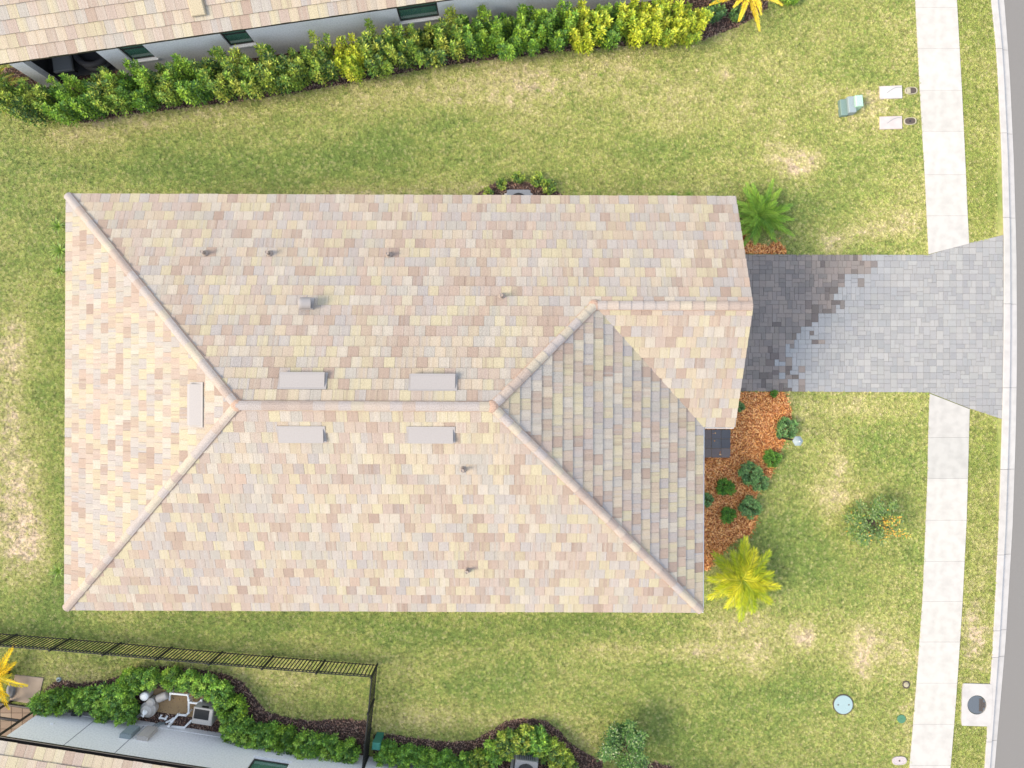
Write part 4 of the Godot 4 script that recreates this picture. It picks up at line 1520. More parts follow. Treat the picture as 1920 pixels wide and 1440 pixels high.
func tree(called: String, label: String, where: Vector3, pals: Array, r: float, h: float, leaves: int, patch: bool) -> void:
	var o := thing(called, label, "tree", where)
	var tb := MB.new()
	tb.tube([Vector3(0, -0.02, 0), Vector3(0.02, h * 0.3, 0.01), Vector3(0.0, h * 0.62, 0.0), Vector3(0.02, h * 0.95, 0)], [0.05, 0.04, 0.025, 0.008], 8)
	var tips := []
	for k in 26:
		var an := TAU * k * 0.381966
		var f := 0.22 + 0.7 * rng.randf()
		var reach := r * rng.randf_range(0.55, 1.0) * (1.0 - 0.45 * f)
		if patch:
			reach = r * rng.randf_range(0.4, 1.0)
		var a := Vector3(0, h * f * 0.8, 0)
		var e := a + Vector3(cos(an) * reach, h * rng.randf_range(0.08, 0.3), sin(an) * reach)
		var m := a.lerp(e, 0.5) + Vector3(0, 0.06, 0)
		tb.tube([a, m, e], [0.014, 0.009, 0.003], 4, false)
		tips.append([a, m, e])
	build(tb, "trunk", M.bark, o)
	var mb := MB.new()
	for i in leaves:
		var q = pick(tips)
		var f := 0.25 + 0.8 * sqrt(rng.randf())
		var p: Vector3 = (q[0] as Vector3).lerp(q[1], f * 2) if f < 0.5 else (q[1] as Vector3).lerp(q[2], f * 2 - 1)
		var la := rng.randf() * TAU
		p += Vector3(cos(la), rng.randf_range(-0.6, 0.6), sin(la)) * r * 0.14 * rng.randf()
		var odd: bool = rng.randf() < (0.06 if not patch else 0.02)
		if patch and p.x > r * 0.25 and p.z > -r * 0.2:
			odd = rng.randf() < 0.5
		mb.col = vary(pick(pals[1] if odd else pals[0]), 0.2)
		leaf_into(mb, p, Vector3(cos(la), rng.randf_range(0.0, 0.8), sin(la)), 0.085 * rng.randf_range(0.7, 1.3), 0.042)
	build(mb, "crown", M.leaf, o)

# ---------------------------------------------------------------- objects
func rounded(w: float, d: float, r: float, seg := 5) -> PackedVector2Array:
	var out := PackedVector2Array()
	for c in [[w / 2 - r, d / 2 - r, 0.0], [-w / 2 + r, d / 2 - r, PI / 2], [-w / 2 + r, -d / 2 + r, PI], [w / 2 - r, -d / 2 + r, PI * 1.5]]:
		for i in seg + 1:
			var a: float = c[2] + PI * 0.5 * i / seg
			out.append(Vector2(c[0] + cos(a) * r, c[1] + sin(a) * r))
	return out

func air_conditioner(label: String, where: Vector3, turn: float, w: float, h: float) -> void:
	var o := thing("air_conditioner", label, "air conditioner", where, turn, "outdoor air conditioners")
	var pad := MB.new()
	pad.prism(rounded(w + 0.2, w + 0.2, 0.04), 0.0, 0.06, 0.01)
	pad.col = lin(200, 196, 190, 0.45)
	build(pad, "pad", M.beige_plastic, o)
	var core := MB.new()
	core.prism(rounded(w - 0.06, w - 0.06, 0.08), 0.061, h - 0.06)
	build(core, "coil", M.dark_grille, o)
	var post := MB.new()
	for sx in [-1, 1]:
		for sz in [-1, 1]:
			post.box(Vector3(sx * (w * 0.5 - 0.035) - 0.035, 0.06, sz * (w * 0.5 - 0.035) - 0.035), Vector3(sx * (w * 0.5 - 0.035) + 0.035, h - 0.05, sz * (w * 0.5 - 0.035) + 0.035))
	build(post, "corner_frame", M.grey_metal, o)
	var sl := MB.new()
	var k := int(w / 0.075)
	for i in k:
		var x := -w * 0.5 + 0.07 + (w - 0.14) * (i + 0.5) / k
		for s in [-1, 1]:
			sl.box(Vector3(x - 0.018, 0.08, s * (w * 0.5 - 0.02) - 0.012), Vector3(x + 0.018, h - 0.06, s * (w * 0.5 - 0.02) + 0.012))
			sl.box(Vector3(s * (w * 0.5 - 0.02) - 0.012, 0.08, x - 0.018), Vector3(s * (w * 0.5 - 0.02) + 0.012, h - 0.06, x + 0.018))
	build(sl, "louvre", M.grey_metal, o)
	# top plate with a round opening
	var tp := MB.new()
	var outer := rounded(w, w, 0.09, 6)
	var ring := outer.size()
	var ri := w * 0.37
	for i in ring:
		var j := (i + 1) % ring
		var a := outer[i].angle()
		var b := outer[j].angle()
		var p := Vector3(outer[i].x, h, outer[i].y)
		var q := Vector3(outer[j].x, h, outer[j].y)
		var pi := Vector3(cos(a) * ri, h - 0.01, sin(a) * ri)
		var qi := Vector3(cos(b) * ri, h - 0.01, sin(b) * ri)
		var mids := 6
		for s in mids:
			var aa := lerp_angle(a, b, float(s) / mids)
			var bb := lerp_angle(a, b, float(s + 1) / mids)
			tp.quad(p.lerp(q, float(s) / mids), Vector3(cos(aa) * ri, h - 0.01, sin(aa) * ri), Vector3(cos(bb) * ri, h - 0.01, sin(bb) * ri), p.lerp(q, float(s + 1) / mids))
		tp.quad(q - Vector3(0, 0.08, 0), p - Vector3(0, 0.08, 0), p, q)
	build(tp, "top_plate", M.grey_metal, o)
	var gr := MB.new()
	for i in 6:
		var rr := ri * (i + 0.6) / 6.0
		var pts := []
		var rd := []
		for s in 25:
			pts.append(Vector3(cos(TAU * s / 24) * rr, h + 0.01, sin(TAU * s / 24) * rr))
			rd.append(0.005)
		gr.tube(pts, rd, 4, false)
	for i in 8:
		var a := TAU * i / 8
		gr.tube([Vector3(0, h + 0.012, 0), Vector3(cos(a) * (ri + 0.02), h + 0.004, sin(a) * (ri + 0.02))], [0.005, 0.005], 4, false)
	build(gr, "grille", M.dark_grille, o)
	var fan := MB.new()
	fan.lathe([Vector2(0.12, h - 0.12), Vector2(0.12, h - 0.03), Vector2(0.09, h - 0.01), Vector2(0.0, h - 0.005)], 14)
	for i in 4:
		var a := TAU * i / 4 + 0.4
		var d := Vector3(cos(a), 0, sin(a))
		var s := Vector3(-sin(a), 0, cos(a))
		fan.quad(d * 0.1 - s * 0.06 + Vector3(0, h - 0.1, 0), d * ri * 0.94 - s * 0.12 + Vector3(0, h - 0.11, 0), d * ri * 0.94 + s * 0.1 + Vector3(0, h - 0.07, 0), d * 0.1 + s * 0.06 + Vector3(0, h - 0.06, 0))
	build(fan, "fan", M.grey_metal, o)

func make_fence() -> void:
	var f := thing("fence", "black metal picket fence between the lawn and the pool equipment", "fence", Vector3.ZERO)
	var H := 1.22
	var base := [g2(-62, 1180), g2(33, 1189), g2(133, 1196.5), g2(228, 1204.5), g2(323, 1213), g2(418, 1221.5), g2(513, 1229.5), g2(610, 1237.5), g2(708, 1245)]
	var side := [g2(708, 1245), g2(702, 1310), g2(696, 1365), g2(691, 1417)]
	var pm := MB.new()
	pm.box(Vector3(-0.014, 0.06, -0.014), Vector3(0.014, H - 0.03, 0.014))
	var picket := pm.mesh(M.fence)
	var ps := MB.new()
	ps.box(Vector3(-0.03, 0, -0.03), Vector3(0.03, H + 0.03, 0.03))
	ps.lathe([Vector2(0.045, H + 0.03), Vector2(0.045, H + 0.045), Vector2(0.0, H + 0.075)], 4)
	var post := ps.mesh(M.fence)
	for run in [base, side]:
		for i in run.size() - 1:
			var a: Vector2 = run[i]
			var b: Vector2 = run[i + 1]
			var d := (b - a)
			var an := -d.angle()
			if i > 0 or run == base:
				var po := put(post, "post", f)
				po.position = Vector3(a.x, 0, a.y)
				po.rotation.y = an
			for y in [0.12, H - 0.18, H - 0.04]:
				var rb := MB.new()
				rb.box(Vector3(0.03, -0.014, -0.014), Vector3(d.length() - 0.03, 0.014, 0.014))
				var r := build(rb, "rail", M.fence, f)
				r.position = Vector3(a.x, y, a.y)
				r.rotation.y = an
			var n := int(d.length() / 0.127)
			for k in range(1, n):
				var p := a.lerp(b, float(k) / n)
				var o := put(picket, "picket", f)
				o.position = Vector3(p.x, 0, p.y)
				o.rotation.y = an
	for e in [base[8], side[3]]:
		var po := put(post, "post", f)
		po.position = Vector3(e.x, 0, e.y)

func make_pool_equipment() -> void:
	# equipment pad
	var pad := polyg([[272, 1286], [368, 1300], [420, 1318], [414, 1352], [272, 1330]])
	var pb := MB.new()
	pb.prism(pad, -0.05, 0.05, 0.01)
	setting(build(pb, "equipment_pad", M.sand))
	block(pad)
	var turn := -atan(0.155)
	var g := "pool equipment"
	# pump with motor
	var pump := thing("pool_pump", "pale ribbed pool pump lying on the tan pad", "pump", at(304, 1304) + Vector3(0, 0.05, 0), turn + 0.55, g)
	var a := MB.new()
	a.lathe([Vector2(0.0, -0.36), Vector2(0.13, -0.35), Vector2(0.15, -0.3), Vector2(0.15, 0.02), Vector2(0.13, 0.05)], 16, Transform3D(Basis(Vector3(0, 0, 1), PI * 0.5), Vector3(0, 0.2, 0)))
	build(a, "motor", M.beige_plastic, pump)
	var b := MB.new()
	b.lathe([Vector2(0.15, 0.05), Vector2(0.16, 0.2), Vector2(0.17, 0.34), Vector2(0.13, 0.4), Vector2(0.0, 0.42)], 16, Transform3D(Basis(), Vector3(-0.26, 0, 0)))
	build(b, "strainer", M.beige_plastic, pump)
	var c := MB.new()
	c.box(Vector3(-0.2, 0.0, -0.12), Vector3(0.3, 0.06, 0.12))
	build(c, "foot", M.black, pump)
	# filter tank
	var fl := thing("filter_tank", "round white filter tank with valve beside the pump", "filter", at(287, 1322) + Vector3(0, 0.05, 0), turn, g)
	var d := MB.new()
	d.lathe([Vector2(0.24, 0.0), Vector2(0.27, 0.06), Vector2(0.27, 0.26), Vector2(0.29, 0.28), Vector2(0.29, 0.33), Vector2(0.25, 0.36), Vector2(0.2, 0.46), Vector2(0.1, 0.52), Vector2(0.0, 0.53)], 22)
	build(d, "tank", M.beige_plastic, fl)
	var e := MB.new()
	e.lathe([Vector2(0.09, 0.51), Vector2(0.09, 0.57), Vector2(0.07, 0.6), Vector2(0.0, 0.61)], 14)
	e.box(Vector3(-0.02, 0.595, -0.14), Vector3(0.02, 0.64, 0.14))
	e.tube([Vector3(-0.14, 0.4, 0.2), Vector3(-0.3, 0.4, 0.28), Vector3(-0.3, 0.02, 0.28)], [0.05, 0.05, 0.05], 8)
	build(e, "valve", M.pvc, fl)
	# upright small tank nearer the fence
	var tk := thing("chlorine_feeder", "small speckled grey-white feeder canister on the fence side of the pad", "canister", at(282, 1296) + Vector3(0, 0.05, 0), turn, g)
	var t := MB.new()
	t.lathe([Vector2(0.14, 0.0), Vector2(0.16, 0.04), Vector2(0.16, 0.34), Vector2(0.14, 0.38)], 18)
	build(t, "body", M.beige_plastic, tk)
	var t2 := MB.new()
	t2.lathe([Vector2(0.155, 0.36), Vector2(0.155, 0.42), Vector2(0.1, 0.46), Vector2(0.0, 0.47)], 18)
	build(t2, "lid", M.pvc, tk)
	# heater
	var ht := thing("pool_heater", "beige pool heater box with dark top grille on the tan pad", "heater", at(396, 1326) + Vector3(0, 0.05, 0), turn, g)
	var h := MB.new()
	h.slab(Vector3(-0.36, 0.0, -0.3), Vector3(0.36, 0.72, 0.3), 0.03)
	build(h, "cabinet", M.beige_plastic, ht)
	var h2 := MB.new()
	for i in 7:
		h2.box(Vector3(-0.3, 0.721, -0.25 + i * 0.05), Vector3(0.22, 0.738, -0.222 + i * 0.05))
	build(h2, "grille", M.black, ht)
	var h4 := MB.new()
	h4.box(Vector3(-0.31, 0.7205, -0.26), Vector3(0.23, 0.724, 0.1))
	build(h4, "grille_tray", M.dark_grille, ht)
	var h3 := MB.new()
	h3.box(Vector3(-0.1, 0.55, -0.325), Vector3(0.14, 0.66, -0.301))
	build(h3, "display", M.black, ht)
	# white pipe loops
	var specs := [
		["white pipe loop standing round the bare sand of the pad", [[318, 1312, 0.1], [320, 1300, 0.3], [352, 1303, 0.3], [354, 1312, 0.3], [354, 1336, 0.3], [348, 1342, 0.12]]],
		["white pipe crossing from the sand loop to the heater", [[355, 1317, 0.3], [370, 1319, 0.3], [378, 1313, 0.3], [379, 1326, 0.3], [386, 1330, 0.25]]],
		["white pipe running down from the loop to the wall", [[348, 1341, 0.14], [334, 1340, 0.14], [318, 1358, 0.14], [316, 1362, 0.4]]],
		["white hooked pipe in the dark soil by the wall", [[360, 1350, 0.1], [346, 1364, 0.1], [322, 1362, 0.1]]],
		["short white pipe elbow beside the filter tank", [[303, 1340, 0.05], [300, 1346, 0.1], [310, 1348, 0.1], [314, 1342, 0.05]]],
		["short white pipe stub between the filter and the hooked pipe", [[326, 1346, 0.04], [320, 1351, 0.1], [312, 1354, 0.04]]]]
	for q in specs:
		var o := thing("water_pipe", q[0], "pipe", Vector3.ZERO, 0.0, "white pool pipes")
		var first := at(q[1][0][0], q[1][0][1], 0.0)
		o.position = Vector3(first.x, 0, first.z)
		var pts := []
		var rd := []
		for w in q[1]:
			pts.append(at(w[0], w[1], w[2]) - o.position)
			rd.append(0.042)
		var mb := MB.new()
		mb.tube(pts, rd, 8)
		for i in range(1, pts.size() - 1):
			mb.lathe([Vector2(0.0, -0.054), Vector2(0.038, -0.038), Vector2(0.054, 0.0), Vector2(0.038, 0.038), Vector2(0.0, 0.054)], 10, Transform3D(Basis(), pts[i]))
		# legs that carry the run
		for i in pts.size():
			if pts[i].y > 0.12:
				mb.tube([pts[i], Vector3(pts[i].x, 0.02, pts[i].z)], [0.03, 0.03], 8)
		build(mb, "pipe", M.pvc, o)
	var vb := thing("drain_cap", "dark round valve where the white pipe meets the wall", "valve", at(316, 1364), 0.0, "white pool pipes")
	var v1 := MB.new()
	v1.lathe([Vector2(0.1, 0.0), Vector2(0.1, 0.16), Vector2(0.07, 0.2), Vector2(0.0, 0.21)], 14)
	build(v1, "cap", M.black, vb)
	# slab of the screen cage and a paver deck
	var sb := MB.new()
	sb.col = lin(214, 194, 172, 0.45)
	var slab := polyg([[30, 1264], [84, 1270], [72, 1320], [20, 1312]])
	sb.prism(slab, -0.02, 0.07, 0.012)
	tag(build(sb, "concrete_slab", M.concrete), "stained beige concrete slab between the golden palm and low hedge", "slab")
	block(slab)
	var deck := polyg([[-60, 1318], [85, 1326], [70, 1440], [-60, 1440]])
	block(deck)
	var db := MB.new()
	db.prism(deck, -0.05, 0.01)
	var dk := build(db, "pool_deck", M.sand)
	setting(dk)
	for i in 7:
		for j in 8:
			var p0 := g2(-60 + i * 20.6, 1321 + j * 15)
			var p1 := g2(-60 + (i + 1) * 20.6, 1321 + (j + 1) * 15)
			if p1.x > g2(78, 1330).x:
				continue
			var mb := MB.new()
			mb.col = vary(pick([lin(214, 190, 164, 0.45), lin(200, 172, 148, 0.45), lin(220, 202, 182, 0.45)]), 0.08)
			mb.prism(PackedVector2Array([p0 + Vector2(0.006, 0.006), Vector2(p1.x - 0.006, p0.y + 0.006), p1 - Vector2(0.006, 0.006), Vector2(p0.x + 0.006, p1.y - 0.006)]), 0.0, 0.035, 0.005)
			build(mb, "paver", M.paver, dk)
	# screen cage frame: posts at the wall corner, beams toward the frame edge
	var cg := thing("screen_cage", "brown aluminium screen cage frame over the paver deck", "screen cage", at(64, 1326), turn)
	var T := cg.global_transform.affine_inverse() if cg.is_inside_tree() else cg.transform.affine_inverse()
	var bars := [[[72, 1328, 0.0], [72, 1328, 2.4]], [[22, 1314, 0.0], [22, 1314, 2.4]], [[72, 1328, 0.04], [-40, 1312, 0.04]], [[72, 1328, 1.0], [-30, 1313, 1.0]], [[72, 1328, 2.4], [-20, 1316, 2.4]], [[72, 1328, 2.4], [66, 1420, 2.7]]]
	for q in bars:
		var p := T * (at(q[0][0], q[0][1]) + Vector3(0, q[0][2], 0))
		var r := T * (at(q[1][0], q[1][1]) + Vector3(0, q[1][2], 0))
		var mb := MB.new()
		mb.tube([p, r], [0.06, 0.06], 4)
		build(mb, "beam", M.bronze, cg)
	# rock beside the slab
	var rk := MB.new()
	rk.col = lin(176, 178, 184, 0.45)
	rk.lathe([Vector2(0.26, -0.03), Vector2(0.27, 0.06), Vector2(0.2, 0.17), Vector2(0.09, 0.22), Vector2(0.0, 0.23)], 9)
	for i in rk.v.size():
		var q: Vector3 = rk.v[i]
		rk.v[i] = Vector3(q.x * 0.62 * (1.0 + 0.16 * sin(q.z * 17.0)), q.y * (1.0 + 0.2 * sin(q.x * 19.0)), q.z * (1.25 + 0.14 * sin(q.x * 13.0 + 1.0)))
	var rock := build(rk, "garden_rock", M.concrete)
	rock.position = at(24, 1290)
	tag(rock, "grey weathered rock between the golden palm and the beige slab", "rock")
	var sp := thing("sprinkler_housing", "small grey sprinkler housing in the soil beside the low hedge", "sprinkler", at(112, 1273))
	var sm := MB.new()
	sm.lathe([Vector2(0.09, -0.02), Vector2(0.09, 0.07), Vector2(0.06, 0.09), Vector2(0.0, 0.09)], 12)
	build(sm, "housing", M.utility_grey, sp)
	var sm2 := MB.new()
	sm2.lathe([Vector2(0.03, 0.09), Vector2(0.03, 0.13), Vector2(0.0, 0.135)], 10)
	build(sm2, "nozzle", M.black, sp)

func disc(mb: MB, r: float, y0: float, y1: float, seg := 24) -> void:
	mb.lathe([Vector2(r, y0), Vector2(r, y1 - 0.008), Vector2(r - 0.01, y1), Vector2(0.0, y1)], seg)

func make_utilities() -> void:
	# green utility cabinets by the sidewalk
	var t := 0.09
	var u := thing("utility_pedestal", "weathered green and mint utility cabinet on the front lawn", "utility box", at(1588, 202), t)
	var a := MB.new()
	a.slab(Vector3(-0.34, 0, -0.26), Vector3(-0.08, 0.22, 0.34), 0.02)
	build(a, "vault_lid", M.utility_green, u)
	var b := MB.new()
	b.slab(Vector3(-0.1, 0, -0.3), Vector3(0.18, 0.34, 0.3), 0.02)
	build(b, "cabinet", M.utility_grey, u)
	var c := MB.new()
	c.slab(Vector3(0.12, 0.0, -0.28), Vector3(0.4, 0.46, 0.14), 0.03)
	build(c, "mint_cover", M.mint, u)
	block(polyg([[1568, 186], [1612, 184], [1612, 212], [1598, 220], [1572, 218]]))
	# two slabs with meter boxes
	for q in [[1669, 174, -0.04, 1707, 171, "upper", 0], [1669, 231, -0.03, 1705, 228, "lower", 1]]:
		var s := thing("concrete_pad", "pale stained concrete pad beside the %s of the two oval meter boxes" % q[5], "pad", at(q[0], q[1]), q[2] * -1.0, "pads by the sidewalk")
		var m := MB.new()
		m.col = lin(238, 228, 222, 0.55) if q[6] == 0 else lin(236, 220, 214, 0.55)
		m.slab(Vector3(-0.42, -0.02, -0.24), Vector3(0.42, 0.075, 0.24), 0.015)
		build(m, "slab", M.concrete, s)
		var st := MB.new()
		var pts := []
		var rd := []
		for i in 9:
			var f := i / 8.0
			pts.append(Vector3(lerpf(-0.16, 0.38, f), 0.077, 0.03 - 0.2 * sin(f * PI * 0.62)))
			rd.append(0.011)
		st.tube(pts, rd, 5)
		build(st, "cable", M.utility_grey, s)
		block(polyg([[q[0] - 22, q[1] - 12.5], [q[0] + 22, q[1] - 13], [q[0] + 22, q[1] + 12.5], [q[0] - 22, q[1] + 12.5]]))
		oval_box("oval tan meter box with dark lid at the sidewalk, %s of two" % q[5], at(q[3], q[4]), 0.24, 0.14, M.tan_rim, M.iron_dark, q[6])
	oval_box("bleached pink oval meter box lid at the bottom of the lawn", at(1685, 1425), 0.27, 0.16, M.bleached_pink, M.bleached_pink, 2)
	# round blue-green cover
	var l := thing("round_cover", "round pale blue access cover set in the front lawn", "cover", at(1580, 1320))
	var d := MB.new()
	disc(d, 0.35, -0.02, 0.07)
	build(d, "lid", M.lid_blue, l)
	var e := MB.new()
	e.lathe([Vector2(0.385, -0.02), Vector2(0.385, 0.05), Vector2(0.36, 0.055), Vector2(0.36, -0.02)], 24)
	build(e, "rim", M.iron_dark, l)
	for s in [-1, 1]:
		var hl := MB.new()
		hl.lathe([Vector2(0.03, 0.071), Vector2(0.02, 0.074), Vector2(0.0, 0.074)], 8, Transform3D(Basis(), Vector3(s * 0.2, 0, 0)))
		build(hl, "bolt", M.iron_dark, l)
	block(circle(1580, 1320, 0.4))
	# small clean-out cap
	var k := thing("cleanout_cap", "small tan clean-out cap in a dark collar near the sidewalk", "cap", at(1698, 1283))
	var k1 := MB.new()
	k1.lathe([Vector2(0.15, -0.02), Vector2(0.15, 0.04), Vector2(0.11, 0.05), Vector2(0.1, 0.01)], 16)
	build(k1, "collar", M.iron_dark, k)
	var k2 := MB.new()
	k2.lathe([Vector2(0.095, -0.01), Vector2(0.095, 0.05), Vector2(0.05, 0.055), Vector2(0.045, 0.085), Vector2(0.0, 0.088)], 14)
	build(k2, "plug", M.tan_rim, k)
	block(circle(1698, 1283, 0.16))
	# green irrigation valve lid
	var v := thing("valve_lid", "green round irrigation valve lid near the lower sidewalk", "valve lid", at(1689, 1347))
	var v1 := MB.new()
	disc(v1, 0.16, -0.02, 0.06, 18)
	build(v1, "lid", M.valve_green, v)
	var v2 := MB.new()
	v2.box(Vector3(-0.05, 0.058, -0.015), Vector3(0.05, 0.072, 0.015))
	build(v2, "handle", M.valve_green, v)
	block(circle(1689, 1347, 0.17))
	# storm drain slab and cover
	var sd := thing("storm_drain", "square concrete storm drain slab with round iron cover by the kerb", "drain", at(1830, 1320.5), -0.03)
	block(polyg([[1801, 1280], [1860, 1280], [1858, 1361], [1797, 1361]]))
	var s1 := MB.new()
	s1.col = lin(228, 222, 216, 0.53)
	var hw := 0.56
	var hd := 0.79
	var rc := 0.36
	var seg := 32
	for i in seg:
		var a0 := TAU * i / seg
		var a1 := TAU * (i + 1) / seg
		var sq := func(an: float) -> Vector3:
			var x := cos(an)
			var z := sin(an)
			var f := minf(hw / maxf(absf(x), 0.0001), hd / maxf(absf(z), 0.0001))
			return Vector3(x * f, 0.06, z * f)
		var o0: Vector3 = sq.call(a0)
		var o1: Vector3 = sq.call(a1)
		var i0 := Vector3(cos(a0) * rc, 0.06, sin(a0) * rc)
		var i1 := Vector3(cos(a1) * rc, 0.06, sin(a1) * rc)
		s1.quad(o0, i0, i1, o1)
		s1.quad(i0, i0 - Vector3(0, 0.12, 0), i1 - Vector3(0, 0.12, 0), i1)
		s1.quad(o1 - Vector3(0, 0.09, 0), o0 - Vector3(0, 0.09, 0), o0, o1)
	build(s1, "slab", M.concrete, sd)
	var s2 := MB.new()
	disc(s2, 0.34, -0.06, 0.045, 32)
	var cov := build(s2, "cover", M.iron, sd)
	# worn rust-dark cleats on the street side of the cover
	for i in 9:
		for j in 3:
			var x := 0.12 + j * 0.075
			var z := -0.28 + i * 0.07
			if Vector2(x, z).length() > 0.3:
				continue
			var cl := MB.new()
			cl.box(Vector3(x - 0.03, 0.044, z - 0.028), Vector3(x + 0.03, 0.056, z + 0.028))
			build(cl, "cleat", M.iron_dark, cov)
	# lamp post at the bed edge
	var lp := thing("lamp_post", "black lamp post with grey lantern at the edge of the orange bed", "lamp post", at(1461, 820))
	var p1 := MB.new()
	p1.lathe([Vector2(0.09, -0.02), Vector2(0.09, 0.05), Vector2(0.05, 0.09), Vector2(0.035, 0.2), Vector2(0.032, 1.45)], 12)
	build(p1, "post", M.black, lp)
	var p2 := MB.new()
	p2.lathe([Vector2(0.05, 1.45), Vector2(0.1, 1.5), Vector2(0.13, 1.72), Vector2(0.12, 1.73)], 6)
	var lan := build(p2, "lantern", M.lamp_glass, lp)
	var p3 := MB.new()
	p3.lathe([Vector2(0.19, 1.72), Vector2(0.18, 1.75), Vector2(0.07, 1.83), Vector2(0.0, 1.87)], 6)
	build(p3, "roof", M.utility_grey, lan)
	var p4 := MB.new()
	p4.lathe([Vector2(0.0, 1.93), Vector2(0.025, 1.9), Vector2(0.0, 1.86)], 8)
	build(p4, "finial", M.white_metal, lan)
	# teal pedestal by the fence
	var tp := thing("telecom_pedestal", "teal upright pedestal in the gap between fence and low hedge", "utility box", at(713, 1378), -0.1)
	var q1 := MB.new()
	q1.slab(Vector3(-0.13, 0, -0.12), Vector3(0.13, 0.85, 0.12), 0.03)
	build(q1, "cabinet", M.teal, tp)
	var q2 := MB.new()
	q2.slab(Vector3(-0.145, 0.62, -0.135), Vector3(0.145, 0.87, 0.135), 0.03)
	build(q2, "hood", M.teal, tp)

func circle(px: float, py: float, r: float) -> PackedVector2Array:
	var c := g2(px, py)
	var out := PackedVector2Array()
	for i in 16:
		out.append(c + Vector2(cos(TAU * i / 16), sin(TAU * i / 16)) * r)
	return out

func oval_box(label: String, where: Vector3, rx: float, rz: float, rim: Material, lid: Material, kind: int) -> void:
	var o := thing("meter_box", label, "meter box", where, 0.06, "oval meter boxes")
	var a := MB.new()
	var n := 28
	var ring := func(f: float, y: float, i: int) -> Vector3:
		var an := TAU * i / n
		var x := cos(an)
		var z := sin(an)
		return Vector3(signf(x) * pow(absf(x), 0.7) * rx * f, y, signf(z) * pow(absf(z), 0.8) * rz * f)
	var lv := [[1.0, -0.02], [1.0, 0.06], [0.96, 0.068], [0.82, 0.068], [0.8, 0.055]]
	for k in 4:
		for i in n:
			a.quad(ring.call(lv[k][0], lv[k][1], i), ring.call(lv[k + 1][0], lv[k + 1][1], i), ring.call(lv[k + 1][0], lv[k + 1][1], i + 1), ring.call(lv[k][0], lv[k][1], i + 1))
	build(a, "rim", rim, o)
	var b := MB.new()
	for i in n:
		b.tri(Vector3(0, 0.058, 0), ring.call(0.81, 0.058, i + 1), ring.call(0.81, 0.058, i))
	var l := build(b, "lid", lid, o)
	if kind == 0:
		var w := MB.new()
		w.box(Vector3(-0.17, 0.057, -0.09), Vector3(-0.03, 0.066, 0.09))
		build(w, "flap", M.tan_rim, l)
	else:
		var w := MB.new()
		w.lathe([Vector2(0.035, 0.058), Vector2(0.03, 0.068), Vector2(0.0, 0.068)], 10)
		build(w, "knob", M.black if kind == 1 else M.iron_dark, l)
	var pts := PackedVector2Array()
	for i in n:
		var q: Vector3 = ring.call(1.0, 0.0, i)
		pts.append(Vector2(q.x + where.x, q.z + where.z))
	block(pts)

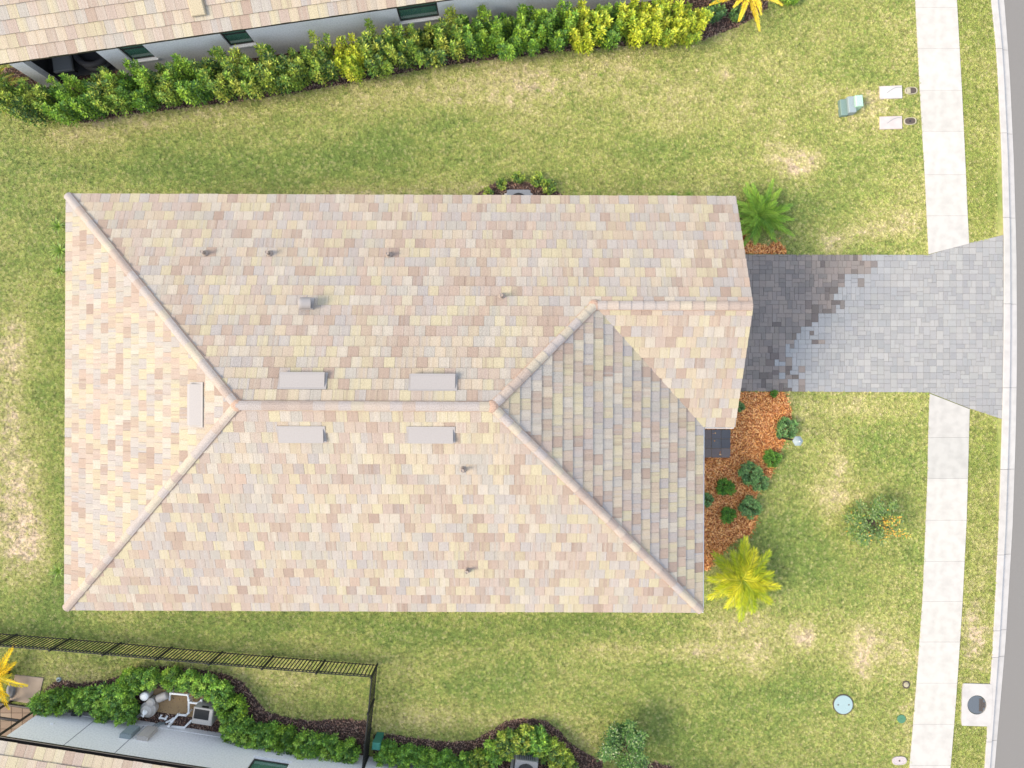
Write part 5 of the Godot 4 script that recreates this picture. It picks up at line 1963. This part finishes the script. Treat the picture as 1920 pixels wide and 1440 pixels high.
# ---------------------------------------------------------------- scene
func _ready() -> void:
	rng.seed = 20240611
	# camera: a drone looking straight down, street to the right
	var cam := Camera3D.new()
	cam.name = "camera"
	add_child(cam)
	cam.position = Vector3(0, CAM_H, 0)
	cam.rotation = Vector3(-PI * 0.5, 0, 0)
	cam.fov = rad_to_deg(2.0 * atan(720.0 / FOCAL))
	cam.near = 0.1
	cam.far = 600.0
	cam.current = true
	# thin bright overcast
	var sky := ProceduralSkyMaterial.new()
	sky.sky_top_color = Color(0.68, 0.735, 0.825)
	sky.sky_horizon_color = Color(0.88, 0.89, 0.9)
	sky.sky_curve = 0.2
	sky.ground_bottom_color = Color(0.45, 0.45, 0.4)
	sky.ground_horizon_color = Color(0.8, 0.82, 0.84)
	sky.sun_angle_max = 1.0
	var env := Environment.new()
	env.background_mode = Environment.BG_SKY
	env.sky = Sky.new()
	env.sky.sky_material = sky
	env.background_energy_multiplier = 0.64
	env.tonemap_mode = Environment.TONE_MAPPER_LINEAR
	env.tonemap_exposure = 4.0
	env.sdfgi_enabled = true
	env.ssao_enabled = true
	env.ssil_enabled = true
	var we := WorldEnvironment.new()
	we.environment = env
	add_child(we)
	# soft sun from the rear left of the house (west, a little south)
	var sun := DirectionalLight3D.new()
	sun.name = "sun"
	add_child(sun)
	var az := deg_to_rad(14.0)
	var el := deg_to_rad(41.0)
	var to_sun := Vector3(-cos(az) * cos(el), sin(el), sin(az) * cos(el))
	sun.look_at_from_position(to_sun * 50.0, Vector3.ZERO, Vector3.UP)
	sun.light_color = Color(1.0, 0.95, 0.88)
	sun.light_energy = 0.5
	sun.light_angular_distance = 24.0
	sun.shadow_enabled = true

	make_materials()
	setup_palette()
	for q in [[130, 153, 72], [162, 174, 88], [191, 189, 110], [218, 206, 148], [229, 207, 174], [229, 207, 176]]:
		GRASS_RAMP.append(lin(q[0], q[1], q[2], 0.84))
	make_field()
	print("field done")
	# ground and the paved surfaces
	make_ground()
	make_driveway()
	print("ground done")
	# buildings
	main_house()
	upper_house()
	lower_house()
	print("houses done")
	# planting beds
	orange_bed = polyg([[1290, 735], [1470, 735], [1484, 775], [1484, 800], [1462, 845], [1448, 868], [1446, 890], [1424, 912], [1414, 940], [1420, 968], [1408, 1000], [1380, 1012], [1336, 1050], [1326, 1070], [1290, 1070]])
	mulch_bed("mulch_bed", orange_bed, M.mulch, 0.025)
	var palm_bed := polyg([[1330, 430], [1398, 432], [1408, 456], [1440, 462], [1456, 450], [1470, 466], [1474, 476], [1330, 476]])
	mulch_bed("mulch_bed_001", palm_bed, M.mulch, 0.022)
	var ac_bed := polyg([[870, 380], [905, 356], [930, 342], [960, 340], [1000, 342], [1030, 350], [1050, 362], [1072, 380], [1072, 410], [870, 410]])
	mulch_bed("mulch_bed_002", ac_bed, M.dark_mulch)
	var hedge_bed := polyg([[0, 190], [60, 215], [160, 232], [240, 216], [330, 205], [420, 194], [560, 174], [700, 148], [830, 124], [960, 108], [1070, 96], [1200, 84], [1318, 76], [1390, 48], [1440, 16], [1440, -80], [1300, -60], [1080, -30], [800, 10], [600, 40], [400, 76], [200, 100], [0, 130]])
	mulch_bed("mulch_bed_003", hedge_bed, M.dark_mulch)
	var low_bed := polyg([[84, 1326], [84, 1292], [110, 1272], [150, 1280], [210, 1272], [260, 1250], [300, 1248], [330, 1250], [372, 1254], [420, 1262], [455, 1276], [478, 1306], [498, 1330], [530, 1342], [580, 1350], [640, 1346], [690, 1350], [690, 1440], [460, 1400], [300, 1372]])
	mulch_bed("mulch_bed_004", low_bed, M.dark_mulch, 0.018)
	var right_bed := polyg([[700, 1376], [740, 1376], [800, 1386], [850, 1390], [890, 1386], [925, 1366], [950, 1350], [985, 1345], [1025, 1350], [1050, 1370], [1070, 1392], [1100, 1412], [1130, 1425], [1130, 1480], [720, 1480], [700, 1440]])
	mulch_bed("mulch_bed_005", right_bed, M.dark_mulch, 0.022)
	var edge_bed := polyg([[1210, 1425], [1260, 1435], [1280, 1480], [1200, 1480]])
	mulch_bed("mulch_bed_006", edge_bed, M.dark_mulch, 0.02)
	chips("bark_chips", [orange_bed, palm_bed], 900.0, pal_of([[226, 162, 92], [210, 142, 74], [236, 186, 122], [186, 114, 60], [218, 154, 104], [166, 100, 58]], 0.95), 0.03, 0.085)
	chips("dark_bark_chips", [ac_bed, hedge_bed, low_bed, right_bed, edge_bed], 420.0, pal_of([[140, 108, 92], [112, 88, 80], [164, 124, 104], [92, 74, 70], [176, 150, 130]], 0.82), 0.02, 0.075)
	for q in [[[-0.7, 0.2], [25, 0.2], [25, -8], [-0.7, -8]]]:
		var xf := Transform3D(Basis(Vector3.UP, atan(0.144)), Vector3(-16.76, 0, -10.73))
		var pl := PackedVector2Array()
		for w in [[-0.6, -0.5], [25, -0.5], [25, -8], [-0.6, -8]]:
			var p := xf * Vector3(w[0], 0, w[1])
			pl.append(Vector2(p.x, p.z))
		block(pl)
	var xl2 := Transform3D(Basis(Vector3.UP, -atan(0.155)), Vector3(-17.02, 0, 11.90))
	var pl2 := PackedVector2Array()
	for w in [[-0.3, 0.3], [27, 0.3], [27, 8], [-0.3, 8]]:
		var p := xl2 * Vector3(w[0], 0, w[1])
		pl2.append(Vector2(p.x, p.z))
	block(pl2)
	# objects
	air_conditioner("grey air conditioner with round fan half hidden under the long roof edge", Vector3(0.24, 0.02, -6.6), 0.0, 0.86, 0.9)
	air_conditioner("grey air conditioner standing inside the curve of the low hedge", at(983, 1398) + Vector3(0.03, 0.02, 0.44), -0.12, 0.82, 1.0)
	make_fence()
	make_pool_equipment()
	make_utilities()
	print("objects done")
	make_plants()
	print("plants done")
	make_grass()
	print("scene done")
